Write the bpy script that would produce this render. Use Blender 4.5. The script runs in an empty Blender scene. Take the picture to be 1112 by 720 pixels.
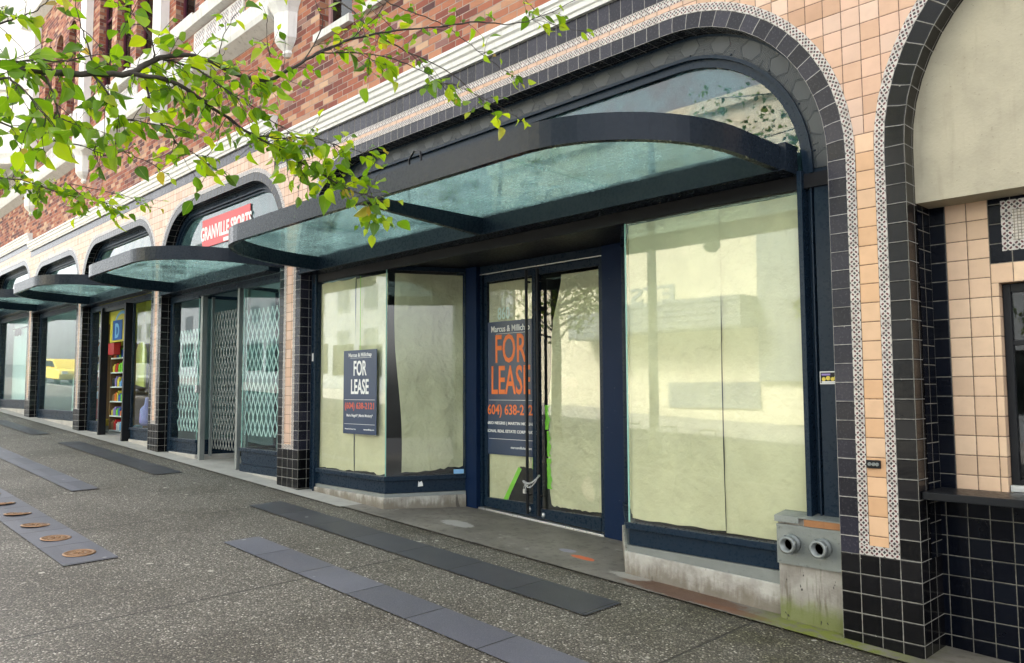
import bpy, math, random
from mathutils import Vector, Matrix
R = math.radians
rng = random.Random(7)
S = bpy.context.scene
COL = S.collection

# ------------------------------------------------------------------ node helpers
class NT:
    def __init__(self, name):
        self.m = bpy.data.materials.new(name); self.m.use_nodes = True
        self.t = self.m.node_tree; self.t.nodes.clear()
        self.out = self.t.nodes.new('ShaderNodeOutputMaterial')
    def n(self, typ, **kw):
        nd = self.t.nodes.new(typ)
        for k, v in kw.items(): setattr(nd, k, v)
        return nd
    def l(self, a, b): self.t.links.new(a, b)
    def put(self, sock, v):
        if hasattr(v, 'is_output') or isinstance(v, bpy.types.NodeSocket): self.l(v, sock)
        elif isinstance(v, (tuple, list)):
            sock.default_value = tuple(v) + ((1,) if len(v) == 3 and len(sock.default_value) == 4 else ())
        else: sock.default_value = v
    def math(self, op, a, b=0.0, c=None, clamp=False):
        nd = self.n('ShaderNodeMath', operation=op, use_clamp=clamp)
        self.put(nd.inputs[0], a); self.put(nd.inputs[1], b)
        if c is not None: self.put(nd.inputs[2], c)
        return nd.outputs[0]
    def step(self, x, lo, hi, a=0.0, b=1.0):
        nd = self.n('ShaderNodeMapRange', interpolation_type='SMOOTHSTEP')
        for i, v in enumerate((x, lo, hi, a, b)): self.put(nd.inputs[i], v)
        return nd.outputs[0]
    def mix(self, f, a, b, blend='MIX'):
        nd = self.n('ShaderNodeMix', data_type='RGBA', blend_type=blend)
        self.put(nd.inputs[0], f); self.put(nd.inputs[6], a); self.put(nd.inputs[7], b)
        return nd.outputs[2]
    def ramp(self, f, stops, interp='LINEAR'):
        nd = self.n('ShaderNodeValToRGB'); r = nd.color_ramp; r.interpolation = interp
        while len(r.elements) < len(stops): r.elements.new(0.5)
        for e, (p, c) in zip(r.elements, stops): e.position = p; e.color = tuple(c) + (1,)
        self.put(nd.inputs[0], f); return nd.outputs[0]
    def coord(self, which='Object'): return self.n('ShaderNodeTexCoord').outputs[which]
    def scale(self, v, s):
        nd = self.n('ShaderNodeVectorMath', operation='MULTIPLY')
        self.put(nd.inputs[0], v); self.put(nd.inputs[1], s if isinstance(s, (tuple, list)) else (s, s, s))
        return nd.outputs[0]
    def noise(self, v, scale, detail=3, rough=0.55, out=0, dist=0.0):
        nd = self.n('ShaderNodeTexNoise'); self.l(v, nd.inputs['Vector'])
        nd.inputs['Scale'].default_value = scale; nd.inputs['Detail'].default_value = detail
        nd.inputs['Roughness'].default_value = rough; nd.inputs['Distortion'].default_value = dist
        return nd.outputs[out]
    def voro(self, v, scale, feature='F1', out='Distance'):
        nd = self.n('ShaderNodeTexVoronoi', feature=feature); self.l(v, nd.inputs['Vector'])
        nd.inputs['Scale'].default_value = scale; return nd.outputs[out]
    def white(self, v):
        nd = self.n('ShaderNodeTexWhiteNoise', noise_dimensions='3D'); self.l(v, nd.inputs['Vector'])
        return nd.outputs['Value'], nd.outputs['Color']
    def comb(self, x, y, z=0.0):
        nd = self.n('ShaderNodeCombineXYZ')
        for i, v in enumerate((x, y, z)): self.put(nd.inputs[i], v)
        return nd.outputs[0]
    def sep(self, v):
        nd = self.n('ShaderNodeSeparateXYZ'); self.l(v, nd.inputs[0]); return nd.outputs
    def bump(self, h, dist, strength=1.0):
        nd = self.n('ShaderNodeBump'); self.put(nd.inputs['Height'], h)
        nd.inputs['Distance'].default_value = dist; nd.inputs['Strength'].default_value = strength
        return nd.outputs[0]
    def pbr(self, col, rough=0.5, metal=0.0, normal=None, spec=0.5, coat=0.0):
        p = self.n('ShaderNodeBsdfPrincipled')
        self.put(p.inputs['Base Color'], col); self.put(p.inputs['Roughness'], rough)
        self.put(p.inputs['Metallic'], metal); self.put(p.inputs['Specular IOR Level'], spec)
        if coat: p.inputs['Coat Weight'].default_value = coat; p.inputs['Coat Roughness'].default_value = 0.08
        if normal is not None: self.l(normal, p.inputs['Normal'])
        self.p = p
        return p.outputs[0]
    def end(self, sh): self.l(sh, self.out.inputs[0]); return self.m

def hx(h):
    def f(c): c /= 255.0; return c / 12.92 if c <= 0.04045 else ((c + 0.055) / 1.055) ** 2.4
    return tuple(f(int(h[i:i + 2], 16)) for i in (0, 2, 4))

# ------------------------------------------------------------------ materials
def tile_mat(name, stops, grout, pu=0.12, pv=0.12, gw=0.005, rough=0.15, tilt=0.10, offset=0.0, dirt=0.3, dirtcol=(0.08, 0.06, 0.04), pillow=0.9, varn=0.25, spec=0.25, chips=False):
    n = NT(name); uv = n.coord('UV'); s = n.sep(uv)
    u = n.math('DIVIDE', s[0], pu); v = n.math('DIVIDE', s[1], pv)
    fv0 = n.math('FLOOR', v)
    if offset: u = n.math('ADD', u, n.math('MULTIPLY', n.math('FLOORED_MODULO', fv0, 2.0), offset))
    fu0 = n.math('FLOOR', u)
    fu = n.math('SUBTRACT', u, fu0); fv = n.math('SUBTRACT', v, fv0)
    val, colr = n.white(n.comb(fu0, fv0, 0.37)); cs = n.sep(colr)
    du = n.math('MULTIPLY', n.math('MINIMUM', fu, n.math('SUBTRACT', 1.0, fu)), pu)
    dv = n.math('MULTIPLY', n.math('MINIMUM', fv, n.math('SUBTRACT', 1.0, fv)), pv)
    wob = n.math('MULTIPLY', n.math('SUBTRACT', n.noise(uv, 45, 2), 0.5), gw * 0.7)
    d = n.math('ADD', n.math('MINIMUM', du, dv), wob)
    mask = n.step(d, gw * 0.35, gw * 0.65)
    base = n.ramp(val, stops)
    nz = n.noise(uv, 9, 4); nz2 = n.noise(uv, 60, 3)
    base = n.mix(n.math('MULTIPLY', n.step(nz, 0.35, 0.8), varn), base, n.mix(1.0, base, (0.62, 0.6, 0.6), 'MULTIPLY'))
    base = n.mix(n.math('MULTIPLY', n.step(nz2, 0.62, 0.78), dirt * 0.5), base, dirtcol)
    edge = n.step(d, gw * 0.6, gw * 0.6 + 0.006, dirt * 0.55, 0.0)
    base = n.mix(edge, base, dirtcol)
    if chips: base = n.mix(n.math('MULTIPLY', n.step(d, gw * 0.5 + 0.003, gw * 0.5 + 0.008, 1, 0), n.step(n.noise(uv, 22, 4, 0.7), 0.66, 0.69)), base, (0.45, 0.43, 0.40))
    g = n.mix(n.step(n.noise(uv, 5, 3), 0.35, 0.7), grout, tuple(c * 0.55 for c in grout))
    col = n.mix(mask, g, base)
    h = n.math('MULTIPLY', n.step(d, gw * 0.3, gw * 0.5 + 0.006), pillow)
    t1 = n.math('MULTIPLY', n.math('SUBTRACT', cs[0], 0.5), n.math('SUBTRACT', fu, 0.5))
    t2 = n.math('MULTIPLY', n.math('SUBTRACT', cs[1], 0.5), n.math('SUBTRACT', fv, 0.5))
    h = n.math('ADD', h, n.math('MULTIPLY', n.math('ADD', t1, t2), tilt * 10))
    h = n.math('ADD', h, n.math('MULTIPLY', n.noise(uv, 14, 2), tilt * 3.5))
    rg = n.mix(mask, (0.85,) * 3, n.mix(n.step(nz2, 0.3, 0.8), (rough,) * 3, (rough + 0.12,) * 3))
    return n.end(n.pbr(col, n.sep(rg)[0], 0, n.bump(h, 0.002), spec))

def mosaic_mat():
    n = NT('mosaic'); uv = n.coord('UV'); s = n.sep(uv); p = 0.06
    def cell(du, dv):
        u = n.math('FRACT', n.math('ADD', n.math('DIVIDE', s[0], p), du)); v = n.math('FRACT', n.math('ADD', n.math('DIVIDE', s[1], p), dv))
        return n.math('ABSOLUTE', n.math('SUBTRACT', u, 0.5)), n.math('ABSOLUTE', n.math('SUBTRACT', v, 0.5))
    a, b = cell(0, 0)
    dia = n.math('ADD', a, b)
    blk = n.step(dia, 0.15, 0.19, 1, 0)
    # four petals along the diagonals
    pa = n.math('SUBTRACT', a, 0.245); pb = n.math('SUBTRACT', b, 0.245)
    e1 = n.math('ADD', pa, pb); e2 = n.math('SUBTRACT', pa, pb)
    pet = n.math('ADD', n.math('MULTIPLY', n.math('MULTIPLY', e1, e1), 1.0), n.math('MULTIPLY', n.math('MULTIPLY', e2, e2), 0.42))
    red = n.step(pet, 0.017, 0.026, 1, 0)
    c2, d2 = cell(0.5, 0.0); k1 = n.step(n.math('ADD', c2, d2), 0.13, 0.17, 1, 0)
    c3, d3 = cell(0.0, 0.5); k2 = n.step(n.math('ADD', c3, d3), 0.13, 0.17, 1, 0)
    cr, _ = n.white(n.comb(n.math('FLOOR', n.math('DIVIDE', s[0], p / 2)), n.math('FLOOR', n.math('DIVIDE', s[1], p / 2)), 0.1))
    wht = n.mix(cr, (0.56, 0.52, 0.48), (0.40, 0.37, 0.34))
    redc = n.mix(cr, (0.10, 0.012, 0.018), (0.05, 0.012, 0.014))
    col = n.mix(red, wht, redc)
    col = n.mix(blk, col, (0.012, 0.013, 0.016)); col = n.mix(k1, col, (0.014, 0.013, 0.016)); col = n.mix(k2, col, (0.014, 0.013, 0.016))
    grime = n.step(n.noise(uv, 6, 4), 0.55, 0.8)
    col = n.mix(n.math('MULTIPLY', grime, 0.35), col, (0.16, 0.12, 0.09))
    h = n.math('ADD', n.math('MULTIPLY', red, -0.5), n.math('MULTIPLY', n.noise(uv, 120, 2), 0.6))
    return n.end(n.pbr(col, 0.32, 0, n.bump(h, 0.0012)))

def paint(name, col, rough=0.4, metal=0.0, var=0.2, bump=0.0006, scratch=0.0, spec=0.16):
    n = NT(name); o = n.coord('Object')
    nz = n.noise(o, 3.0, 5); n2 = n.noise(o, 40, 3)
    c = n.mix(n.math('MULTIPLY', n.step(nz, 0.35, 0.75), var), col, tuple(min(1, x * 1.45 + 0.004) for x in col))
    c = n.mix(n.math('MULTIPLY', n.step(n2, 0.6, 0.75), var * 0.6), c, tuple(x * 0.55 for x in col))
    if scratch: c = n.mix(n.step(n.noise(n.scale(o, (1, 1, 3)), 25, 4), 0.72, 0.76, 0, scratch), c, (0.45, 0.45, 0.43))
    r = n.step(n2, 0.2, 0.8, max(0.03, rough - 0.08), rough + 0.1)
    return n.end(n.pbr(c, r, metal, n.bump(n.noise(o, 18, 3), bump), spec))

def glass_mat(name, tint=(0.9, 0.96, 0.93), ior=1.5, dirt=0.03, wave=0.0, boost=1.0, dirtcol=(0.5, 0.55, 0.52), trans=False):
    n = NT(name); o = n.coord('Object')
    nrm = n.bump(n.noise(o, 1.3, 2), wave, 1.0) if wave else None
    gl = n.n('ShaderNodeBsdfGlossy'); gl.inputs['Roughness'].default_value = 0.012
    if nrm is not None: n.l(nrm, gl.inputs['Normal'])
    tr = n.n('ShaderNodeBsdfTransparent'); n.put(tr.inputs[0], tint)
    fr = n.n('ShaderNodeFresnel'); fr.inputs[0].default_value = ior
    if nrm is not None: n.l(nrm, fr.inputs['Normal'])
    geo = n.n('ShaderNodeNewGeometry')
    f = n.math('MULTIPLY', n.math('MULTIPLY', fr.outputs[0], boost), n.math('SUBTRACT', 1.0, geo.outputs['Backfacing']), clamp=True)
    mx = n.n('ShaderNodeMixShader'); n.l(f, mx.inputs[0]); n.l(tr.outputs[0], mx.inputs[1]); n.l(gl.outputs[0], mx.inputs[2])
    d = n.n('ShaderNodeBsdfTranslucent' if trans else 'ShaderNodeBsdfDiffuse'); n.put(d.inputs[0], dirtcol)
    dn = n.math('MULTIPLY', n.step(n.noise(o, 2.2, 6, 0.65), 0.3, 0.75), dirt)
    if trans: dn = n.math('ADD', dn, n.math('MULTIPLY', n.step(n.noise(n.scale(o, (3, 14, 1)), 3, 5), 0.5, 0.72), dirt * 0.4))
    if trans: dn = n.math('ADD', dn, n.math('MULTIPLY', n.step(n.noise(o, 38, 3), 0.55, 0.72), dirt * 0.6))
    m2 = n.n('ShaderNodeMixShader'); n.l(dn, m2.inputs[0]); n.l(mx.outputs[0], m2.inputs[1]); n.l(d.outputs[0], m2.inputs[2])
    return n.end(m2.outputs[0])

def flat(name, col, rough=0.5, metal=0.0, emit=0.0):
    n = NT(name); o = n.coord('Object')
    c = n.mix(n.math('MULTIPLY', n.noise(o, 30, 3), 0.3), col, tuple(x * 0.7 for x in col))
    sh = n.pbr(c, rough, metal, n.bump(n.noise(o, 60, 2), 0.0004))
    return n.end(sh)

def plain(name, col):
    n = NT(name); return n.end(n.pbr(col, 0.8))
M = {}
M['peach'] = tile_mat('peach_tile', [(0, (0.47, 0.28, 0.175)), (0.10, (0.58, 0.37, 0.25)), (0.5, (0.66, 0.43, 0.31)), (0.8, (0.60, 0.42, 0.32)), (1, (0.70, 0.50, 0.38))], (0.085, 0.055, 0.04), gw=0.004, rough=0.32, tilt=0.05, dirt=0.22, dirtcol=(0.22, 0.10, 0.04))
M['orange_tile'] = tile_mat('orange_peach_tile', [(0, (0.60, 0.36, 0.20)), (0.5, (0.70, 0.44, 0.26)), (0.8, (0.66, 0.44, 0.28)), (1, (0.74, 0.50, 0.33))], (0.085, 0.055, 0.04), gw=0.004, rough=0.3, tilt=0.06, dirt=0.25, dirtcol=(0.30, 0.12, 0.03))
M['peach_low'] = tile_mat('matt_peach_tile', [(0, (0.60, 0.42, 0.28)), (0.5, (0.70, 0.49, 0.33)), (1, (0.76, 0.56, 0.38))], (0.11, 0.08, 0.06), gw=0.004, rough=0.3, tilt=0.03, dirt=0.25, dirtcol=(0.2, 0.12, 0.07))
M['black'] = tile_mat('black_tile', [(0, (0.003, 0.003, 0.0035)), (0.6, (0.005, 0.005, 0.006)), (1, (0.010, 0.0095, 0.011))], (0.27, 0.26, 0.23), gw=0.0045, rough=0.14, tilt=0.08, dirt=0.12, chips=True, dirtcol=(0.06, 0.055, 0.05))
M['navy_tile'] = tile_mat('navy_tile', [(0, (0.002, 0.0028, 0.0055)), (0.6, (0.0028, 0.004, 0.0085)), (1, (0.005, 0.007, 0.012))], (0.20, 0.19, 0.16), gw=0.0045, rough=0.12, tilt=0.06, dirt=0.1, spec=0.16, dirtcol=(0.05, 0.05, 0.05))
M['slate_tile'] = tile_mat('slate_grey_tile', [(0, (0.011, 0.011, 0.017)), (0.6, (0.018, 0.018, 0.028)), (1, (0.030, 0.029, 0.042))], (0.40, 0.38, 0.35), gw=0.0045, rough=0.2, tilt=0.08, dirt=0.06, chips=True, dirtcol=(0.1, 0.09, 0.08))
M['mosaic'] = mosaic_mat()
M['brick'] = tile_mat('red_brick', [(0, (0.075, 0.035, 0.036)), (0.14, (0.15, 0.050, 0.040)), (0.36, (0.25, 0.075, 0.048)), (0.58, (0.33, 0.115, 0.065)), (0.76, (0.40, 0.19, 0.11)), (0.90, (0.50, 0.33, 0.21)), (1, (0.17, 0.07, 0.075))], (0.36, 0.28, 0.23), pu=0.225, pv=0.078, gw=0.010, rough=0.75, tilt=0.2, offset=0.5, dirt=0.25, dirtcol=(0.09, 0.045, 0.035), varn=0.3)

def stone(name, col, var=0.4, streak=0.5):
    n = NT(name); o = n.coord('Object')
    a = n.noise(o, 3.5, 6, 0.6); b = n.noise(n.scale(o, (9, 9, 0.9)), 2, 5, 0.6); c3 = n.noise(o, 55, 4)
    c = n.mix(n.math('MULTIPLY', n.step(a, 0.35, 0.75), var), col, tuple(x * 0.62 for x in col))
    c = n.mix(n.math('MULTIPLY', n.step(b, 0.5, 0.78), streak), c, tuple(x * 0.42 for x in (col[0], col[1] * 0.97, col[2] * 0.9)))
    c = n.mix(n.step(c3, 0.66, 0.72, 0, 0.35), c, tuple(x * 0.3 for x in col))
    h = n.math('ADD', n.math('MULTIPLY', a, 0.6), n.math('MULTIPLY', c3, 0.5))
    return n.end(n.pbr(c, 0.8, 0, n.bump(h, 0.004), 0.3))
M['terracotta'] = stone('white_terracotta', (0.76, 0.75, 0.72), 0.2, 0.35)
M['stone_band'] = stone('pale_stone', (0.60, 0.59, 0.56), 0.3, 0.6)
M['stucco'] = stone('cream_stucco', (0.44, 0.40, 0.295), 0.5, 0.25)
M['concrete'] = stone('concrete', (0.36, 0.34, 0.30), 0.5, 0.5)
M['border'] = stone('pale_concrete', (0.42, 0.40, 0.37), 0.5, 0.2)
M['cream_wall'] = plain('cream_paint_wall', (0.86, 0.80, 0.58))
M['opp_grey'] = plain('grey_render', (0.30, 0.32, 0.33))
M['opp_white'] = plain('white_render', (0.36, 0.39, 0.40))

def base_block():
    n = NT('mossy_concrete'); o = n.coord('Object'); s = n.sep(o)
    a = n.noise(o, 5, 6, 0.6); b = n.noise(n.scale(o, (14, 14, 1.6)), 2, 5, 0.6)
    c = n.mix(n.step(a, 0.3, 0.7), (0.40, 0.38, 0.34), (0.22, 0.20, 0.175))
    c = n.mix(n.step(b, 0.5, 0.72, 0, 0.8), c, (0.10, 0.08, 0.055))
    low = n.step(n.math('ADD', s[2], n.math('MULTIPLY', n.math('SUBTRACT', a, 0.5), 0.35)), 0.05, 0.20, 1, 0)
    c = n.mix(n.math('MULTIPLY', low, 0.85), c, (0.13, 0.15, 0.035))
    c = n.mix(n.step(n.noise(n.scale(o, (1, 1, 0.45)), 26, 2), 0.68, 0.70, 0, 0.85), c, (0.03, 0.028, 0.025))
    return n.end(n.pbr(c, 0.85, 0, n.bump(n.noise(o, 60, 5), 0.003), 0.3))
M['mossy'] = base_block()

def plinth_mat():
    n = NT('stained_plinth'); o = n.coord('Object'); s = n.sep(o)
    a = n.noise(o, 6, 6, 0.6); b = n.noise(n.scale(o, (10, 10, 1.5)), 2, 5, 0.6)
    c = n.mix(n.step(a, 0.3, 0.7), (0.46, 0.44, 0.40), (0.28, 0.26, 0.23))
    low = n.math('ADD', n.math('ADD', s[2], n.math('MULTIPLY', s[0], 0.0465)), n.math('MULTIPLY', n.math('SUBTRACT', b, 0.5), 0.25))
    c = n.mix(n.step(n.math('ADD', low, n.math('MULTIPLY', n.math('SUBTRACT', n.noise(o, 3.2, 5, 0.7), 0.5), 0.35)), 0.02, 0.15, 0.75, 0), c, (0.13, 0.108, 0.078))
    c = n.mix(n.step(n.noise(o, 2.1, 4, 0.6), 0.55, 0.72, 0, 0.6), c, (0.20, 0.17, 0.13))
    c = n.mix(n.step(n.noise(n.scale(o, (1, 1, 0.3)), 14, 2), 0.68, 0.71, 0, 0.7), c, (0.05, 0.045, 0.04))
    return n.end(n.pbr(c, 0.85, 0, n.bump(n.noise(o, 45, 5), 0.004), 0.3))
M['plinth'] = plinth_mat()

def aggregate():
    n = NT('exposed_aggregate'); o = n.coord('Object')
    warp = n.n('ShaderNodeVectorMath', operation='ADD'); n.l(o, warp.inputs[0])
    n.l(n.scale(n.noise(o, 60, 2, out=1), 0.006), warp.inputs[1]); w = warp.outputs[0]
    v1 = n.n('ShaderNodeTexVoronoi'); n.l(w, v1.inputs['Vector']); v1.inputs['Scale'].default_value = 62
    v2 = n.n('ShaderNodeTexVoronoi'); n.l(w, v2.inputs['Vector']); v2.inputs['Scale'].default_value = 150
    r1 = n.sep(v1.outputs['Color'])[0]; r2 = n.sep(v2.outputs['Color'])[1]
    peb = n.ramp(r1, [(0, (0.050, 0.045, 0.038)), (0.2, (0.105, 0.096, 0.082)), (0.5, (0.175, 0.163, 0.140)), (0.76, (0.265, 0.248, 0.215)), (0.92, (0.40, 0.38, 0.335)), (1, (0.62, 0.60, 0.55))])
    fine = n.ramp(r2, [(0, (0.030, 0.027, 0.022)), (0.6, (0.085, 0.078, 0.066)), (1, (0.21, 0.198, 0.172))])
    big = n.step(v1.outputs['Distance'], 0.38, 0.50, 1, 0)
    c = n.mix(big, fine, peb)
    st = n.noise(o, 0.55, 6, 0.6); st2 = n.noise(o, 2.3, 5, 0.65)
    c = n.mix(n.step(st, 0.45, 0.60, 0, 0.75), c, n.mix(1.0, c, (0.62, 0.60, 0.57), 'MULTIPLY'))
    c = n.mix(n.step(st2, 0.58, 0.75, 0, 0.45), c, n.mix(1.0, c, (0.62, 0.60, 0.54), 'MULTIPLY'))
    s = n.sep(o)
    moss = n.math('MULTIPLY', n.step(s[0], -2.2, 0.2), n.step(s[1], -1.3, -0.2))
    moss = n.math('MULTIPLY', moss, n.step(st2, 0.4, 0.62, 0.15, 0.75))
    c = n.mix(moss, c, n.mix(1.0, c, (0.62, 0.66, 0.36), 'MULTIPLY'))
    wl = n.step(n.math('ADD', s[1], n.math('MULTIPLY', n.math('SUBTRACT', st2, 0.5), 0.5)), -0.42, -0.05, 0, 0.55)  # darker along the wall foot: dirt and stains plus contact shadow painted into the colour
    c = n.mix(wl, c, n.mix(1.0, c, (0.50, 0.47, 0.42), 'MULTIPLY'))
    # dropped gum and leaf bits
    v3 = n.n('ShaderNodeTexVoronoi'); n.l(o, v3.inputs['Vector']); v3.inputs['Scale'].default_value = 5.5
    gum = n.math('MULTIPLY', n.step(n.math('ADD', v3.outputs['Distance'], n.math('MULTIPLY', n.math('SUBTRACT', n.noise(o, 40, 2), 0.5), 0.1)), 0.10, 0.15, 1, 0), n.step(n.sep(v3.outputs['Color'])[2], 0.80, 0.82))
    c = n.mix(n.math('MULTIPLY', gum, 0.8), c, (0.5, 0.48, 0.43))
    # expansion joints across the walk every 1.4 m and lengthways
    def joint(x, pitch, off):
        fr = n.math('FRACT', n.math('DIVIDE', n.math('ADD', x, off), pitch))
        return n.math('MULTIPLY', n.math('MINIMUM', fr, n.math('SUBTRACT', 1.0, fr)), pitch)
    j = joint(s[0], 2.84, 0.55)
    jm = n.step(n.math('ADD', j, n.math('MULTIPLY', n.math('SUBTRACT', st2, 0.5), 0.012)), 0.006, 0.013, 1, 0)
    c = n.mix(n.math('MULTIPLY', jm, 0.85), c, (0.03, 0.028, 0.025))
    c = n.mix(1.0, c, (0.98, 0.955, 0.92), 'MULTIPLY')
    h = n.math('SUBTRACT', n.math('MULTIPLY', n.step(v1.outputs['Distance'], 0.0, 0.5, 1, 0), 1.0), n.math('MULTIPLY', jm, 2.0))
    return n.end(n.pbr(c, 0.62, 0, n.bump(h, 0.004), 0.4))
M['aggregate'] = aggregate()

def granite(name, col):
    n = NT(name); o = n.coord('Object'); s = n.sep(o)
    fr = n.math('FRACT', n.math('DIVIDE', n.math('ADD', s[0], 0.68), 0.7125))
    d = n.math('MULTIPLY', n.math('MINIMUM', fr, n.math('SUBTRACT', 1.0, fr)), 0.7125)
    val, _ = n.white(n.comb(n.math('FLOOR', n.math('DIVIDE', n.math('ADD', s[0], 0.68), 0.7125)), n.math('FLOOR', s[1]), 0))
    a = n.noise(o, 2.5, 6, 0.65); b = n.noise(o, 160, 2)
    c = n.mix(val, tuple(x * 1.12 for x in col), tuple(x * 0.66 for x in col))
    c = n.mix(n.step(a, 0.35, 0.75, 0, 0.45), c, tuple(x * 0.6 for x in col))
    c = n.mix(n.step(b, 0.4, 0.75, 0, 0.5), c, tuple(x * 1.8 for x in col))
    v3 = n.n('ShaderNodeTexVoronoi'); n.l(o, v3.inputs['Vector']); v3.inputs['Scale'].default_value = 6
    gum = n.math('MULTIPLY', n.step(v3.outputs['Distance'], 0.08, 0.14, 1, 0), n.step(n.sep(v3.outputs['Color'])[0], 0.82, 0.84))
    c = n.mix(n.math('MULTIPLY', gum, 0.6), c, (0.4, 0.4, 0.39))
    jm = n.step(d, 0.003, 0.008, 1, 0)
    c = n.mix(jm, c, (0.02, 0.02, 0.02))
    h = n.math('SUBTRACT', n.math('MULTIPLY', b, 0.3), n.math('MULTIPLY', jm, 2))
    return n.end(n.pbr(c, 0.5, 0, n.bump(h, 0.002), 0.45))
M['granite'] = granite('grey_granite', (0.100, 0.102, 0.124))
M['granite_dark'] = granite('dark_granite', (0.041, 0.043, 0.052))

def slab_mat():
    n = NT('worn_entry_concrete'); o = n.coord('Object'); s = n.sep(o)
    a = n.noise(o, 1.6, 6, 0.65); b = n.noise(o, 12, 5, 0.65); f = n.noise(o, 90, 3)
    c = n.mix(n.step(a, 0.3, 0.7), (0.215, 0.195, 0.17), (0.125, 0.112, 0.098))
    c = n.mix(n.step(b, 0.50, 0.70, 0, 0.65), c, (0.06, 0.052, 0.043))
    c = n.mix(n.step(n.noise(o, 4.5, 6, 0.7), 0.60, 0.70, 0, 0.6), c, (0.36, 0.34, 0.31))
    def blob(cx, cy, rx, ry, colr, amt):
        dx = n.math('DIVIDE', n.math('SUBTRACT', s[0], cx), rx); dy = n.math('DIVIDE', n.math('SUBTRACT', s[1], cy), ry)
        d = n.math('ADD', n.math('ADD', n.math('MULTIPLY', dx, dx), n.math('MULTIPLY', dy, dy)), n.math('MULTIPLY', n.math('SUBTRACT', b, 0.5), 1.6))
        return n.mix(n.step(d, 0.55, 1.0, amt, 0), c, colr)
    c = blob(-2.36, 0.24, 0.15, 0.05, (0.62, 0.13, 0.04), 0.9)
    c = blob(-2.62, 0.33, 0.10, 0.06, (0.30, 0.30, 0.40), 0.6)
    c = blob(-1.2, 0.02, 0.60, 0.16, (0.10, 0.045, 0.024), 0.85)
    c = blob(-0.75, -0.06, 0.35, 0.06, (0.14, 0.06, 0.03), 0.8)
    c = blob(-1.75, 0.10, 0.2, 0.10, (0.40, 0.38, 0.34), 0.6)
    c = blob(-4.1, 0.30, 0.25, 0.12, (0.45, 0.43, 0.42), 0.6)
    c = n.mix(n.math('MULTIPLY', n.math('MULTIPLY', n.step(s[0], -0.75, -0.3), n.step(s[0], 0.15, 0.6, 1, 0.1)), n.step(b, 0.34, 0.56, 0.15, 0.95)), c, (0.16, 0.18, 0.03))
    return n.end(n.pbr(c, 0.6, 0, n.bump(n.math('ADD', f, n.math('MULTIPLY', b, 0.6)), 0.0025), 0.4))
M['entry'] = slab_mat()

def kraft(name, col, amt=1.0):
    n = NT(name); o = n.coord('Object'); s = n.sep(o)
    a = n.noise(n.scale(o, (1, 1, 0.6)), 2.2, 4, 0.6); b = n.noise(o, 9, 4, 0.6)
    c = n.mix(n.step(a, 0.3, 0.72), col, tuple(x * 0.84 for x in col))
    c = n.mix(n.step(b, 0.6, 0.75, 0, 0.25), c, tuple(x * 0.72 for x in col))
    vd = n.n('ShaderNodeTexVoronoi', feature='DISTANCE_TO_EDGE'); n.l(n.scale(o, (1, 1, 0.7)), vd.inputs['Vector']); vd.inputs['Scale'].default_value = 3.1
    cr = n.step(vd.outputs['Distance'], 0, 0.08, 1, 0)
    h = n.math('ADD', n.math('MULTIPLY', n.noise(o, 3.5, 5, 0.55), 3.0 * amt), n.math('MULTIPLY', cr, 0.12 * amt))
    sh = n.pbr(c, 0.62, 0, n.bump(h, 0.012), 0.35)
    return n.end(sh)
M['kraft'] = kraft('kraft_paper', (0.76, 0.685, 0.45), 1.0)
M['kraft2'] = kraft('crumpled_kraft_paper', (0.70, 0.63, 0.425), 2.0)

def hexpanel():
    n = NT('embossed_panel'); uv = n.coord('UV'); s = n.sep(uv); p = 0.24
    # one row of flat hexagons linked by short bars, hatched in between
    uu = n.math('MULTIPLY', n.math('ABSOLUTE', n.math('SUBTRACT', n.math('FRACT', n.math('DIVIDE', s[0], 0.30)), 0.5)), 0.30)
    vv = n.math('ABSOLUTE', n.math('SUBTRACT', s[1], 0.0825))
    d = n.math('MAXIMUM', vv, n.math('ADD', n.math('MULTIPLY', vv, 0.5), n.math('MULTIPLY', uu, 0.7)))
    line = n.step(n.math('ABSOLUTE', n.math('SUBTRACT', d, 0.068)), 0.002, 0.005, 1, 0)
    d2 = n.math('ABSOLUTE', n.math('SUBTRACT', uu, 0.15)); line2 = n.math('MULTIPLY', n.step(d2, 0.002, 0.005, 1, 0), n.step(vv, 0.03, 0.034))
    line = n.math('MAXIMUM', line, line2)
    hat = n.step(n.math('FRACT', n.math('DIVIDE', n.math('ADD', s[1], n.math('MULTIPLY', s[0], 0.3)), 0.013)), 0.35, 0.5)
    hat = n.math('MULTIPLY', hat, n.step(d, 0.074, 0.076))
    h = n.math('ADD', n.math('MULTIPLY', line, -1.0), n.math('MULTIPLY', hat, -0.7))
    o = n.coord('Object')
    c = n.mix(n.noise(o, 4, 4), (0.014, 0.022, 0.030), (0.028, 0.038, 0.048))
    return n.end(n.pbr(c, 0.38, 0, n.bump(h, 0.004)))
M['hexpanel'] = hexpanel()
M['frame'] = paint('slate_blue_paint', (0.009, 0.020, 0.036), 0.3, 0, 0.1, 0.0002, scratch=0.2)
M['navy'] = paint('navy_blue_paint', (0.006, 0.017, 0.050), 0.4, 0, 0.1, scratch=0.25, spec=0.10)
M['steel'] = paint('dark_steel_paint', (0.011, 0.017, 0.026), 0.28, 0, 0.08, 0.0001)
M['soffit'] = paint('black_soffit', (0.012, 0.012, 0.014), 0.45)
M['blackmetal'] = paint('black_metal', (0.012, 0.013, 0.015), 0.35)
M['alu'] = paint('aluminium', (0.55, 0.56, 0.57), 0.32, 0.9, 0.2)
M['opp_pane'] = plain('far_window_pane', (0.12, 0.14, 0.15)); M['galv'] = paint('galvanised_grey', (0.22, 0.235, 0.23), 0.45, 0.5, 0.5)
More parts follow.
